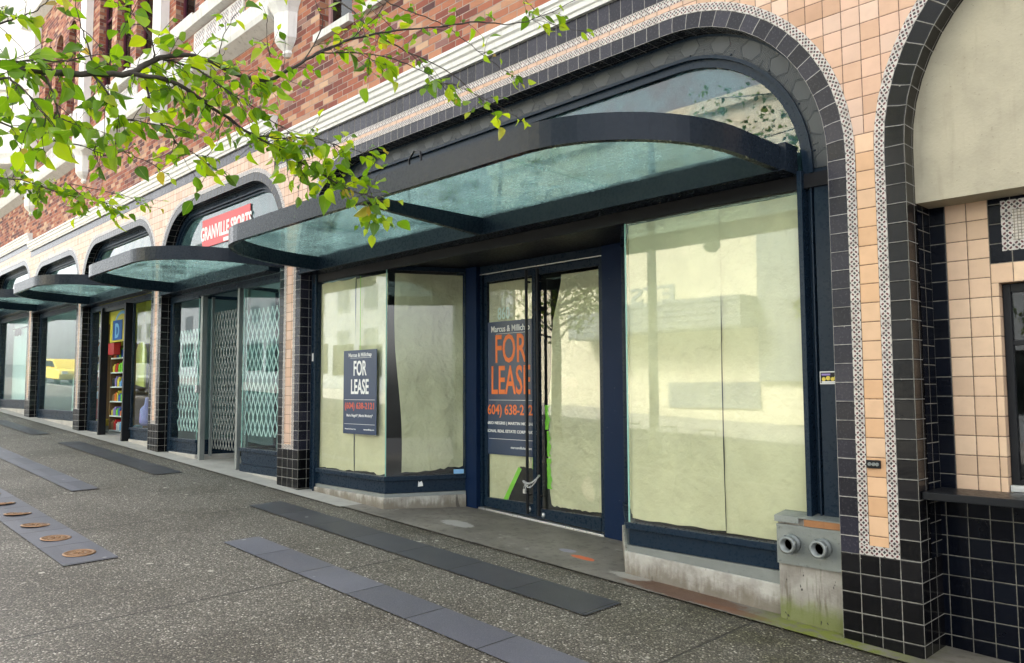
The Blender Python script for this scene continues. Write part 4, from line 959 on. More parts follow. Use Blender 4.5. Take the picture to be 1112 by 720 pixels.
mb = MB(); paper(mb, (-.945, PY + .012), (-.275, PY + .012), -.03, 2.385, .005, 7, left=lambda v: .004, bottom=jag(16, .008, 6)); sheet('large brown paper sheet, right half of the widest papered window', mb)
pa2 = (-2.46, 1.0); pb2 = (-1.83, .24); mb = MB(); paper(mb, pa2, pb2, -.02, 2.37, .004, 9); sheet('brown paper sheet in the side glass of the entrance recess, facing the doors', mb)
DY = 1.118
def tear(u): # dark gap at the foot of the left leaf
    return .0 if u < .42 else min(.40, (u - .42) * 1.45)
mb = MB(); paper(mb, (-4.54, DY), (-3.80, DY), -.22, 2.25, .005, 12, nu=30, bottom=lambda u: tear(u) + jag(21, .008, 26)(u)); sheet('brown paper on the left door leaf, ripped away at the lower corner', mb, 'kraft2')
def ledge(v):
    # the free edge of the right leaf's sheet leans out towards the bottom
    return .13 + .15 * max(0, v - .80) / .20 - .04 * math.sin(v * 5.5) + jag(30, .012, 30)(v)
mb = MB(); paper(mb, (-3.69, DY), (-2.84, DY), -.20, 2.24, .007, 13, nu=30, nv=40, left=ledge, bottom=lambda u: jag(22, .010, 28)(u) + .03 * max(0, .35 - u)); sheet('crumpled brown paper on the right door leaf with a ragged left edge', mb, 'kraft2')
# lime tape scraps
def tape(lab, polys):
    mb = MB()
    for p in polys: mb.prism(p, DY - .003, DY - .0015, axis=1)
    tag(obj('tape_strip', mb, 'lime'), lab, 'tape', 'lime green tape on the vacant shop doors')
r_ = random.Random(4)
def ragged(xc, za, zb_, w):
    L_, R_ = [], []; n = int((zb_ - za) / .035)
    for i in range(n + 1):
        z = za + (zb_ - za) * i / n; L_.append((xc - w * .5 + r_.uniform(-.006, .006), z)); R_.append((xc + w * .5 + r_.uniform(-.02, .02), z))
    return L_ + R_[::-1]
tape('torn vertical run of lime green tape along the right door paper', [ragged(-3.60, .60, .86, .06), ragged(-3.585, .32, .585, .045), ragged(-3.58, -.02, .30, .06)])
tape('short lime green tape scrap slanting across the foot of the left door', [[(-4.28, -.19), (-4.22, -.20), (-3.99, .16), (-4.04, .18)], [(-3.83, .17), (-3.79, .17), (-3.79, .30), (-3.82, .33)]])
# lease posters
def poster(name, lab, xa, xb, za, zb_, y, big):
    w = xb - xa; h = zb_ - za; xm = (xa + xb) / 2
    mb = MB(); mb.box(xa, xb, y, y + .006, za, zb_, 0)
    T = lambda s, x, z, size, mi, sx=1.0, bold=0, al='CENTER': mb.text(s, (x, y, z), (1, 0, 0), (0, 0, 1), size, mi, sx, bold, al, .0015)
    rule = lambda z, t=.004, a=.04, b=.96: mb.box(xa + w * a, xa + w * b, y - .0012, y, z, z + t, 1)
    hz = lambda f: za + h * f
    T('Marcus & Millichap', xm, hz(.922), h * .065, 1, 1.0 if not big else .84, .012)
    rule(hz(.905), .003, .2, .85)
    o = 2 if big else 1
    bs = .012 if big else .02; fs = .30 if big else .245
    T('FOR', xm, hz(.69 if big else .70), h * fs, o, .60, bs); T('LEASE', xm, hz(.455 if big else .48), h * fs, o, .545 if big else .60, bs)
    rule(hz(.405))
    T('(604) 638-2121', xm, hz(.30), h * .105, 2 if big else 3, .98 if not big else .85, .016)
    if big: T('MARIO NEGRIS | MARTIN MORIARTY', xm, hz(.225), h * .030, 1, 1.18, .02); T('PERSONAL REAL ESTATE CORPORATION', xm, hz(.165), h * .030, 1, 1.12, .02)
    else: T("Mario Negris* | Martin Moriarty*", xm, hz(.205), h * .045, 1, .92, .012)
    rule(hz(.115)); T('marcusmillichap.com', xa + w * .94, hz(.05), h * .026, 1, 1, .01, 'RIGHT')
    if not big: T('Personal Real Estate Corp.', xa + w * .06, hz(.05), h * .022, 1, 1, .01, 'LEFT')
    return tag(obj(name, mb, ['signblue', 'white', 'orange', 'signred']), lab, 'sign', 'for lease posters')
PO1 = poster('lease_poster', 'smaller navy for lease poster with white letters hanging in the front window', -6.06, -5.365, .515, 1.50, .150, False)
poster('lease_poster', 'larger navy for lease poster with orange letters on the left door glass', -4.58 + .05, -3.77, .30, 1.80, 1.0985, True)
mb = MB(); mb.tube([(-5.72, .158, 1.50), (-5.725, .158, 2.38)], .003, 6); obj('cord', mb, 'lime', PO1)
# small stickers on the frame
mb = MB(); mb.box(-.172, -.045, .160, .1635, 1.055, 1.14, 0); mb.box(-.167, -.05, .1588, .16, 1.062, 1.133, 1); mb.box(-.16, -.10, .1580, .1588, 1.113, 1.125, 2)
for k, cx_ in enumerate((-.145, -.115, -.085, -.062)): mb.lathe([(.014 + .002 * (k % 2), 0), (.012, -.001)], (cx_, .1588, 1.088 + .006 * (k % 2)), ax=1, seg=12, mi=3)
mb.box(-.16, -.055, .1582, .1588, 1.064, 1.074, 0)
tag(obj('frame_sticker', mb, ['white', 'blackmetal', 'purple', 'yellow']), 'small yellow and black sticker on the blue frame beside the tiled pier', 'sticker')
mb = MB(); mb.box(-6.83, -6.795, .1605, .1635, 1.40, 1.50); tag(obj('frame_sticker', mb, 'white'), 'small blank white sticker on the frame left of the hanging poster', 'sticker')
ps = Vector(Lp[1]) + ua * .40 - na * .0035
mb = MB(); c = Vector((ps.x, ps.y, -.03)); e = Vector((ua.x, ua.y, 0)); u = Vector((0, 0, 1))
mb.face([c + e * a + u * b for a, b in ((-.03, -.035), (.03, -.03), (.025, .0), (.012, .03), (-.01, .012), (-.025, .03))]); mb.face([c + e * a + u * b - Vector((na.x, na.y, 0)) * .001 for a, b in ((-.03, -.035), (.03, -.03), (.025, .0), (.012, .03), (-.01, .012), (-.025, .03))])
tag(obj('torn_sticker', mb, 'white'), 'torn white sticker scrap on the bulkhead under the angled side glass', 'sticker')
ps = Vector(Lp[2]) - ua * .14 - na * .002; e3 = Vector((na.x, na.y, 0)); A = Vector((ps.x, ps.y, .09))
mb = MB(); mb.bar(A, A + e * .12, .002, .05, (0, 0, 1), 0); tag(obj('blue_label', mb, 'ltblue'), 'small light blue label at the foot of the angled side glass', 'label')
# black junction box on the pier
jb = thing('junction_box', 'small black open box fixed to the peach strip of the nearest pier', 'box', (.235, 0, .56))
mb = MB(); mb.box(.185, .27, -.02, -.001, .535, .585); obj('box_shell', mb, 'blackmetal', jb, .003)
mb = MB()
for cx_ in (.208, .232, .254): mb.lathe([(.011, 0), (.011, -.006), (.006, -.006), (.006, -.001)], (cx_, -.02, .56), ax=1, seg=12)
obj('socket', mb, 'galv', jb)
# standpipe block
sp = thing('standpipe', 'grey standpipe inlets in a mossy concrete block beside the black tiled pier', 'standpipe', (-.23, .1, zg(-.2)))
mb = MB(); mb.gbox(-.46, -.004, .07, .42, lambda x: zg(x) - .03, .16); obj('block', mb, 'mossy', sp, .010)
mb = MB(); mb.box(-.455, -.006, .045, .0685, -.145, .115); mb.box(-.455, -.006, .04, .0445, .10, .115)
for cx_, cz in ((-.44, .09), (-.44, -.13), (-.02, .09), (-.02, -.13)): mb.lathe([(.009, 0), (.007, -.005), (0, -.006)], (cx_, .045, cz), ax=1, seg=8)
T = mb.text
mb.text('AUTO SPKR', (-.37, .0445, .058), (1, 0, 0), (0, 0, 1), .030, 0, 1, .02); obj('plate', mb, 'platemetal', sp, .002)
for cx_ in (-.345, -.135):
    mb = MB(); mb.lathe([(.062, 0), (.062, -.02), (.050, -.025), (.050, -.05), (.056, -.052), (.056, -.085), (.040, -.087), (.037, -.03), (.0, -.028)], (cx_, .045, -.005), ax=1, seg=24)
    for a in range(4): mb.box(cx_ + .058 * math.cos(a * 1.571 + .4) - .007, cx_ + .058 * math.cos(a * 1.571 + .4) + .007, -.035, -.01, -.005 + .058 * math.sin(a * 1.571 + .4) - .007, -.005 + .058 * math.sin(a * 1.571 + .4) + .007)
    i_ = obj('inlet', mb, 'galv', sp)
    mb = MB(); mb.lathe([(.036, 0), (.0, .0)], (cx_, .012, -.005), ax=1, seg=20); obj('inlet_flap', mb, 'brass', i_)
mb = MB(); mb.hexa([(-.47, .05, .165), (-.0045, .05, .162), (-.0045, .40, .20), (-.47, .40, .205)], [(-.47, .05, .172), (-.0045, .05, .168), (-.0045, .40, .207), (-.47, .40, .212)])
mb.box(-.47, -.30, .045, .05, .13, .17); obj('flashing', mb, 'platemetal', sp)
mb = MB(); mb.box(-.26, -.005, .046, .0505, .118, .161); obj('rust_strip', mb, 'rust', sp)

# ---------------------------------------------------------------- the other shops
def arch_glazing(root, bay, zbot, mat='smalltransom'):
    mb = MB(); ring(mb, bay, 0, -.075, RY, zbot); ring(mb, bay, -.075, -.095, RY - .02, zbot, .04); ring(mb, bay, -.095, -.13, RY + .012, zbot, .05); obj('arch_frame', mb, 'frame', root)
    pg = [(a, b) for a, b, s in arch_path(bay[0], bay[1], bay[3], bay[4], zbot, zbot, -.132)]
    mb = MB(); mb.prism(pg[::-1], RY + .045, RY + .055, axis=1); obj('transom_pane', mb, mat, root)
def side_jambs(root, bay, mat='frame'):
    mb = MB(); a, b = bay[0], bay[1]
    for u, v in ((a + .004, a + .11), (b - .11, b - .004)): mb = MB(); mb.gbox(u, v, .155, .30, lambda x: zg(x) - .02, bay[2] + .05); obj('jamb', mb, mat, root, .003)
    mb = MB(); mb.box(a + .11, b - .11, .155, .26, bay[2] - .10, bay[2] - .003); obj('lintel', mb, mat, root, .003)
def interior(root, bay, wall, dpt=3.0):
    mb = MB(); a, b = bay[0] - .95, bay[1] - .95; zc = bay[3] + .2
    mb.box(a, b, dpt, dpt + .05, zg(a) - .1, zc); mb.box(a, a + .02, .5, dpt, -.6, zc); mb.box(b - .02, b, .5, dpt, -.6, zc); mb.box(a + .02, b - .02, .5, dpt, zc, zc + .05)
    obj('interior_wall', mb, wall, root)
def lattice(lab, xa, xb, za, zb_, y, n, posts=False, B=None):
    # folding gate: zigzag bars crossing into tall diamonds, in the plane from (xa, y) to (xb, yb)
    A2 = Vector((xa, y, 0)); B2 = Vector(B + (0,)) if B else Vector((xb, y, 0)); d = (B2 - A2); L = d.length; d.normalize(); nn = Vector((-d.y, d.x, 0))
    root = thing('folding_gate', lab, 'gate', (xa, y, za), 'folding lattice gates of the sports shop')
    mb = MB(); w = L / n; rows = max(6, round((zb_ - za) / (w * 2.1))); hh = (zb_ - za) / (rows)
    for k in range(n):
        for s, yy in ((1, 0), (-1, .007)):
            for j in range(rows):
                e0 = 1 if (j % 2 == 0) else -1
                u0 = w * (k + .5 + s * e0 * .5); u1 = w * (k + .5 - s * e0 * .5)
                p0 = A2 + d * u0 + nn * yy + Vector((0, 0, za + hh * j)); p1 = A2 + d * u1 + nn * yy + Vector((0, 0, za + hh * (j + 1)))
                mb.bar(p0, p1, .016 if posts else .019, .005, nn)
    obj('lattice', mb, 'galv' if posts else 'lattice', root)
    if posts:
        mb = MB()
        for u in (-.02, L + .02):
            p = A2 + d * u; mb.box(p.x - .02, p.x + .02, p.y - .02, p.y + .02, za - .12, zb_ + .25)
        obj('gate_post', mb, 'galv', root)
    return root
# sports shop
b = BAYS[1]; s2 = thing('shopfront', 'sports shopfront with white lattice gates behind the glass and a red banner above', 'shopfront', (-9.5, .2, zg(-9.5)), 'shopfronts under the arches')
arch_glazing(s2, b, 2.66); side_jambs(s2, b); interior(s2, b, 'opp_grey', 1.9)
P1 = [(-11.47, .17), (-10.40, .17), (-10.28, .75)]; P2 = [(-8.95, .75), (-8.80, .17), (-7.515, .17)]
window(s2, P1, .25, 2.52, .05, (.02,), papers=False, gm='tealglass'); window(s2, P2, .21, 2.52, -.02, (-.13,), papers=False, gm='tealglass')
mb = MB(); mb.gbox(-10.30, -10.22, .15, .23, lambda x: zg(x), 2.54); obj('door_post', mb, 'galv', s2, .004); mb = MB(); mb.gbox(-8.98, -8.92, .15, .21, lambda x: zg(x), 2.54); obj('door_post', mb, 'galv', s2, .004)
mb = MB(); mb.box(-10.34, -10.28, .10, .15, 1.0, 1.12); obj('lock_box', mb, 'alu', s2, .004)
lattice('folding lattice gate across the open sports shop doorway', -10.2, -8.99, .12, 2.28, .32, 12, True)
lattice('folding lattice gate behind the left glass of the sports shop', -11.78, -10.62, .36, 2.05, .28, 9)
lattice('folding lattice gate behind the right glass of the sports shop', -8.95, -7.75, .38, 2.22, .28, 9)
mb = MB(); mb.box(-10.40, -8.70, .186, .196, 3.33, 3.78, 0); mb.text('GRANVILLE SPORTS', (-9.55, .186, 3.45), (1, 0, 0), (0, 0, 1), .30, 1, .68, .03, 'CENTER', .002); mb.box(-9.6, -9.0, .184, .186, 3.34, 3.40, 1)
tag(obj('banner', mb, ['redprint', 'white']), 'red banner with white lettering across the arched glass of the sports shop', 'banner')
# narrow shop with the open black door
b = BAYS[2]; s3 = thing('shopfront', 'narrow shopfront crowded with goods around an open black door', 'shopfront', (-14, .2, zg(-14)), 'shopfronts under the arches')
arch_glazing(s3, b, 2.82); side_jambs(s3, b); interior(s3, b, 'yellow', 1.6)
window(s3, [(-15.89, .17), (-15.02, .17)], .42, 2.68, .22, (.20,), papers=False, gm='tealglass'); window(s3, [(-13.42, .17), (-12.16, .17)], .36, 2.68, .16, (.14,), papers=False, gm='tealglass')
mb = MB(); mb.gbox(-14.99, -14.92, .06, .20, lambda x: zg(x), 2.70); mb.gbox(-13.60, -13.53, .06, .20, lambda x: zg(x), 2.70); mb.box(-14.92, -13.6, .10, .20, 2.62, 2.70); obj('door_frame', mb, 'blackmetal', s3, .003)
mb = MB(); D0 = Vector((-13.62, .2, 0)); D1 = Vector((-14.30, .46, 0)); dd = (D1 - D0)
mb.hexa([(D0.x, D0.y, .12), (D1.x, D1.y, .14), (D1.x + .04, D1.y + .03, .14), (D0.x + .04, D0.y + .03, .12)], [(D0.x, D0.y, 2.6), (D1.x, D1.y, 2.6), (D1.x + .04, D1.y + .03, 2.6), (D0.x + .04, D0.y + .03, 2.6)])
dd_ = obj('door', mb, 'blackmetal', s3, .003)
mb = MB()
for t in (.45, .8):
    for z in (.75, 1.05): p = D0 + dd * t; mb.lathe([(.05, 0), (.05, -.01), (0, -.012)], (p.x - .02, p.y - .02, z), ax=0, seg=14)
obj('handle', mb, 'brass', dd_)
def shelf(lab, xa, xb, y, za, zb_, n, seed):
    r = thing('shelf_unit', lab, 'shelf', (xa, y, za), 'shelf units in the narrow shop')
    mb = MB(); mb.box(xa, xa + .03, y, y + .3, za, zb_); mb.box(xb - .03, xb, y, y + .3, za, zb_); mb.box(xa + .03, xb - .03, y + .28, y + .3, za, zb_); obj('upright', mb, 'wood', r)
    rd = random.Random(seed); h = (zb_ - za) / n
    for k in range(n):
        mb = MB(); mb.box(xa + .03, xb - .03, y, y + .28, za + k * h, za + k * h + .025); obj('board', mb, 'white', r)
    return r, h
def goods(xa, xb, y, za, h, n, seed):
    rd = random.Random(seed); cols = ['redprint', 'yellow', 'blue', 'white', 'lime', 'orange', 'ltblue', 'dark', 'wood', 'purple']
    names = {'redprint': 'red', 'yellow': 'yellow', 'blue': 'blue', 'white': 'white', 'lime': 'green', 'orange': 'orange', 'ltblue': 'pale blue', 'dark': 'black', 'wood': 'brown', 'purple': 'purple'}
    for k in range(n):
        x = xa + .03 + rd.random() * .06; zz = za + k * h + .026
        while x < xb - .12:
            w = rd.uniform(.07, .16); hh = rd.uniform(.12, h - .08); c = rd.choice(cols)
            mb = MB(); mb.box(x, x + w, y + .03, y + .2, zz, zz + hh * .8); mb.prism([(x, zz + hh * .8), (x + w, zz + hh * .8), (x + w * .7, zz + hh), (x + w * .3, zz + hh)], y + .05, y + .18, axis=1)
            tag(obj('boxed_goods', mb, c), 'small %s package among the goods on the shelves of the narrow shop' % names[c], 'package', 'packages on the narrow shop shelves'); x += w + rd.uniform(.01, .05)
r1, h1 = shelf('white board shelf unit behind the left glass of the narrow shop', -16.75, -15.80, .42, .45, 2.45, 6, 1); goods(-16.75, -15.80, .42, .45, h1, 6, 3)
r2, h2 = shelf('shelf unit seen through the open door of the narrow shop', -15.72, -14.35, .50, .2, 2.0, 6, 2); goods(-15.72, -14.35, .50, .2, h2, 6, 5)
mb = MB(); sx_ = -15.0; mb.box(sx_ - .72, sx_ + .66, .47, .49, 2.05, 2.74, 0)
K = 16
for i in range(K):
    a0, a1 = math.pi * i / K, math.pi * (i + 1) / K; q = []
    for a, rr_ in ((a0, .50), (a1, .50), (a1, .56), (a0, .56)): q.append((sx_ + rr_ * math.cos(a), .467, 2.10 + rr_ * 1.05 * math.sin(a)))
    mb.face(q, mi=1)
mb.box(sx_ - .50, sx_ + .05, .455, .468, 2.09, 2.50, 2); mb.text('D', (sx_ - .23, .454, 2.145), (1, 0, 0), (0, 0, 1), .40, 1, .9, .04, 'CENTER', .002)
tag(obj('shop_sign', mb, ['yellow', 'ltblue', 'blue']), 'yellow sign with a blue letter block and pale blue arc inside the narrow shop', 'sign')
mb = MB(); mb.box(-15.65, -15.1, .36, .49, 1.78, 2.02); tag(obj('stock_box', mb, 'redprint', bevel=.006), 'red box under the yellow sign in the narrow shop', 'box')
mb = MB(); mb.lathe([(.0, .0), (.13, .02), (.16, .14), (.11, .25), (.13, .34), (.08, .42), (.025, .45), (.022, .80), (.03, .82), (.03, .95), (0, .96)], (-16.05, .32, .43), seg=18); tag(obj('guitar_bag', mb, 'redprint'), 'red guitar shaped bag standing behind the left glass of the narrow shop', 'bag')
mb = MB(); mb.prism([(-13.55, 1.15), (-13.1, 1.10), (-13.07, 1.75), (-13.2, 1.95), (-13.4, 1.95), (-13.55, 1.8)], .28, .31, axis=1); tag(obj('hanging_bag', mb, 'yellow'), 'yellow printed bag hanging behind the right glass of the narrow shop', 'bag')
mb = MB(); mb.lathe([(.10, 0), (.13, .06), (.12, .3), (.05, .38), (.04, .5), (0, .52)], (-12.95, .3, .40), seg=14); tag(obj('purple_figure', mb, 'purple'), 'purple bottle shaped object standing behind the right glass of the narrow shop', 'goods')
# single large window shop
b = BAYS[3]; s4 = thing('shopfront', 'shopfront with one large window over a low white partition', 'shopfront', (-18.2, .2, zg(-18.2)), 'shopfronts under the arches')
arch_glazing(s4, b, 2.98); side_jambs(s4, b); interior(s4, b, 'inwall', 1.8)
window(s4, [(-19.94, .17), (-16.53, .17)], .60, 2.84, .42, (.38,), papers=False, gm='tealglass')
mb = MB(); mb.box(-19.9, -16.6, .9, .95, .4, 1.38)
for x in (-19.2, -18.4, -17.6): mb.box(x - .03, x + .03, .86, .90, .4, 1.5)
obj('partition', mb, 'inwall', s4)
# white walled shop at the photo edge
b = BAYS[4]; s5 = thing('shopfront', 'farthest shopfront with a bare white wall behind its glass', 'shopfront', (-22.4, .2, zg(-22.4)), 'shopfronts under the arches')
arch_glazing(s5, b, 3.12); side_jambs(s5, b); interior(s5, b, 'inwall', 2.2)
window(s5, [(-24.28, .17), (-20.64, .17)], .82, 2.98, .62, (.58,), papers=False, gm='tealglass')
mb = MB(); mb.box(-24.3, -21.75, .5, .56, .62, 3.0); obj('partition', mb, 'inwall', s5)
mb = MB()
for x in (-23.6, -23.3): mb.lathe([(.03, 2.78), (.05, 2.72), (.05, 2.6)], (x, .42, 0), seg=10)
mb.box(-24, -21.8, .40, .44, 2.78, 2.81); obj('track_light', mb, 'blackmetal', s5)
b = BAYS[5]; s6 = thing('shopfront', 'shopfront beyond the photo edge', 'shopfront', (-26.5, .2, zg(-26.5)), 'shopfronts under the arches')
arch_glazing(s6, b, 3.28); side_jambs(s6, b); interior(s6, b, 'opp_grey', 2.2); window(s6, [(-28.5, .17), (-24.98, .17)], 1.0, 3.14, .8, (.76,), papers=False, gm='tealglass')
# ================================================================== street tree
TREE = thing('street_tree', 'street tree with thin dark branches and fresh yellow green leaves overhead', 'tree', (-.9, -6.0, zg(-.9, -6)))
tr = random.Random(11)
mb = MB(); tb = Vector((-.9, -6.0, zg(-.9, -6) - .1)); fork = Vector((-.7, -5.7, 2.0)); top = Vector((-.8, -5.9, 6.5))
mb.tube([tb, tb + Vector((.02, .02, .3)), tb + Vector((.05, .08, 1.2)), fork, Vector((-.75, -5.8, 3.4)), Vector((-.9, -5.9, 5.0)), top], [.17, .13, .115, .10, .085, .06, .02], 12)
mb.tube([fork - Vector((0, 0, .35)), fork + Vector((.08, .3, -.1)), Vector((-.46, -5.1, 1.87)), Vector(LIMBS[0][0][0])], [.055, .035, .022, .0128], 10)
obj('trunk', mb, 'bark', TREE)
leafB = MB(); twigB = MB(); limbB = MB(); budB = MB()
def leaf(p, d, up, ln, wd, mbx=None):
    mbx = mbx or leafB
    d = d.normalized(); s = d.cross(up); s = s.normalized() if s.length > 1e-4 else Vector((1, 0, 0)); n = s.cross(d)
    fold = tr.uniform(.15, .85); curl = tr.uniform(-.6, .15); sway = tr.uniform(-.12, .12)
    prof = [(0, 0), (.14, .30), (.34, .48), (.58, .42), (.80, .22), (1.0, 0.0)]
    mid = []; L_ = []; R_ = []
    for t, w in prof:
        c = p + d * (ln * t) + n * (curl * ln * t * t) + s * (sway * ln * t * t); mid.append(c); f = n * (fold * wd * w)
        L_.append(c - s * (wd * w) + f); R_.append(c + s * (wd * w) + f)
    i0 = len(mbx.v); mbx.v += [tuple(q) for q in mid + L_ + R_]; k = len(prof)
    def F(ids, uv): mbx.f.append(tuple(i0 + i for i in ids)); mbx.uv.append(uv); mbx.mi.append(0); mbx.sm.append(True)
    for i in range(k - 1):
        t0, t1 = prof[i][0], prof[i + 1][0]
        if i == 0: F([0, 1, k + 1], [(.5, 0), (.5, t1), (0, t1)]); F([0, 2 * k + 1, 1], [(.5, 0), (1, t1), (.5, t1)])
        elif i == k - 2: F([i, i + 1, k + i], [(.5, t0), (.5, 1), (0, t0)]); F([i, 2 * k + i, i + 1], [(.5, t0), (1, t0), (.5, 1)])
        else: F([i, i + 1, k + i + 1, k + i], [(.5, t0), (.5, t1), (0, t1), (0, t0)]); F([i, 2 * k + i, 2 * k + i + 1, i + 1], [(.5, t0), (1, t0), (1, t1), (.5, t1)])
def rv(): return Vector((tr.gauss(0, 1), tr.gauss(0, 1), tr.gauss(0, 1))).normalized()
def spray(p, d, ln, nleaf, lsz, r0=.0014):
    # a twig with alternate leaves
    pts = [p]; cur = p.copy(); dd = d.normalized(); n = 5
    for i in range(n):
        dd = (dd + rv() * .22 + Vector((0, 0, -.03))).normalized(); cur = cur + dd * ln / n; pts.append(cur.copy())
    twigB.tube(pts, [r0 * (1 - .6 * i / n) for i in range(n + 1)], 5, caps=False)
    for k in range(nleaf):
        t = (k + .6 + tr.uniform(-.25, .25)) / nleaf * n; i = min(n - 1, int(t)); q = pts[i].lerp(pts[i + 1], min(1, t - i)); ax = (pts[i + 1] - pts[i]).normalized()
        side = ax.cross(Vector((0, 0, 1))); side = side.normalized() if side.length > .05 else rv(); side = side * (1 if k % 2 else -1)
        ld = (ax * .55 + side * .8 + rv() * .45 + Vector((0, 0, -.42))).normalized()
        if k == nleaf - 1: ld = (ax + rv() * .3 + Vector((0, 0, -.35))).normalized()
        sz = lsz * tr.choice((.45, .6, .75, .9, 1, 1.1, 1.25)); q2 = q + ld * sz * .22
        twigB.tube([q, q2], .0007, 4, caps=False)
        up = (Vector((0, 0, 1)) * .5 + rv() * .85).normalized()
        leaf(q2, ld, up, sz, sz * tr.uniform(.62, .82))
    return pts
for pts, r0, r1, den in LIMBS:
    P = [Vector(p) for p in pts]
    # smooth the polyline
    Q = []
    for i in range(len(P) - 1):
        p0 = P[max(0, i - 1)]; p1 = P[i]; p2 = P[i + 1]; p3 = P[min(len(P) - 1, i + 2)]
        for k in range(4):
            t = k / 4; Q.append(.5 * ((2 * p1) + (p2 - p0) * t + (2 * p0 - 5 * p1 + 4 * p2 - p3) * t * t + (3 * p1 - p0 - 3 * p2 + p3) * t ** 3))
    Q.append(P[-1]); n = len(Q)
    Q = [q + rv() * .003 for q in Q]
    limbB = MB(); limbB.tube(Q, [(r0 + (r1 - r0) * (i / (n - 1)) ** .8) * tr.uniform(.92, 1.1) for i in range(n)], 8)
    obj('branch', limbB, 'bark', TREE)
    ln = sum((b - a).length for a, b in zip(Q, Q[1:])); cnt = max(1, int(den * ln * (30 if P[0].x < 5 and pts[0][2] < 2.3 else 19)))
    big = r0 > .011
    for k in range(cnt):
        t = tr.uniform(.05, 1); i = min(n - 2, int(t * (n - 1))); p = Q[i].lerp(Q[i + 1], tr.random()); tg = (Q[i + 1] - Q[i]).normalized()
        if big and i > (n * .55) and tr.random() < .5: continue
        d = (tg * .6 + rv() * .9 + Vector((0, 0, -.12))).normalized()
        dist = p.x
        sp = spray(p, d, tr.uniform(.05, .15), tr.choice((2, 3, 3, 4)), tr.uniform(.037, .056))
    if r0 < .011: spray(Q[-1], (Q[-1] - Q[-4]), .06, 3, .045)
obj('twigs', twigB, 'bark', TREE); obj('foliage', leafB, 'leaf', TREE)
# the rest of the crown, over and behind the camera
crown = MB(); save = twigB; twigB = MB(); lim2 = MB(); leafB = crown
for k in range(30):
    a = tr.uniform(0, 6.28); st = Vector((-.85, -5.85, tr.uniform(3.0, 6.0))); e = st + Vector((math.cos(a) * tr.uniform(.9, 2.2) - .4, math.sin(a) * tr.uniform(.9, 2.2) - .9, tr.uniform(.3, 1.6)))
    if e.z < 4.2 and e.y > -5.6: continue
    m = st.lerp(e, .5) + rv() * .15; lim2.tube([st, m, e], [.02, .012, .004], 6)
    for j in range(34):
        t = tr.uniform(.25, 1.05); p = st.lerp(e, t) + rv() * tr.uniform(.05, .5); spray(p, rv(), .14, 3, .075)
for e in (Vector((-4.9, -6.3, 6.0)), Vector((-4.3, -6.6, 5.2)), Vector((-3.4, -6.2, 6.4))):
    st = Vector((-.88, -5.9, 4.4)); m = st.lerp(e, .5) + Vector((0, 0, .35)); lim2.tube([st, m, e], [.03, .018, .005], 6)
    for j in range(60): spray(st.lerp(e, tr.uniform(.45, 1.08)) + rv() * tr.uniform(.1, .5), rv(), .16, 3, .085)
obj('upper_branches', lim2, 'bark', TREE); obj('upper_twigs', twigB, 'bark', TREE); obj('crown', crown, 'leaf', TREE)

# the next street tree up the slope, mirrored in the shop windows
T2 = thing('street_tree', 'second street tree at the kerb up the street, mirrored in the shop windows', 'tree', (-10.6, -6.6, zg(-10.6, -6)))
mb = MB(); b0 = Vector((-10.6, -6.6, zg(-10.6, -6) - .1)); mb.tube([b0, b0 + Vector((0, 0, .4)), b0 + Vector((.05, 0, 2.2)), b0 + Vector((0, .1, 4.5)), b0 + Vector((.1, 0, 7))], [.19, .13, .11, .07, .02], 12); obj('trunk', mb, 'bark', T2)
leafB = MB(); twigB = MB(); lim2 = MB()
for k in range(26):
    a = tr.uniform(0, 6.28); st = b0 + Vector((0, 0, tr.uniform(2.3, 5.2))); e = st + Vector((math.cos(a) * tr.uniform(1.2, 2.3), math.sin(a) * tr.uniform(1.0, 1.9), tr.uniform(.3, 1.9)))
    m = st.lerp(e, .5) + rv() * .15; lim2.tube([st, m, e], [.03, .018, .005], 6)
    for j in range(40): spray(st.lerp(e, tr.uniform(.3, 1.06)) + rv() * tr.uniform(.05, .45), rv(), .16, 3, .09)
obj('upper_branches', lim2, 'bark', T2); obj('twigs', twigB, 'bark', T2); obj('crown', leafB, 'leaf', T2)

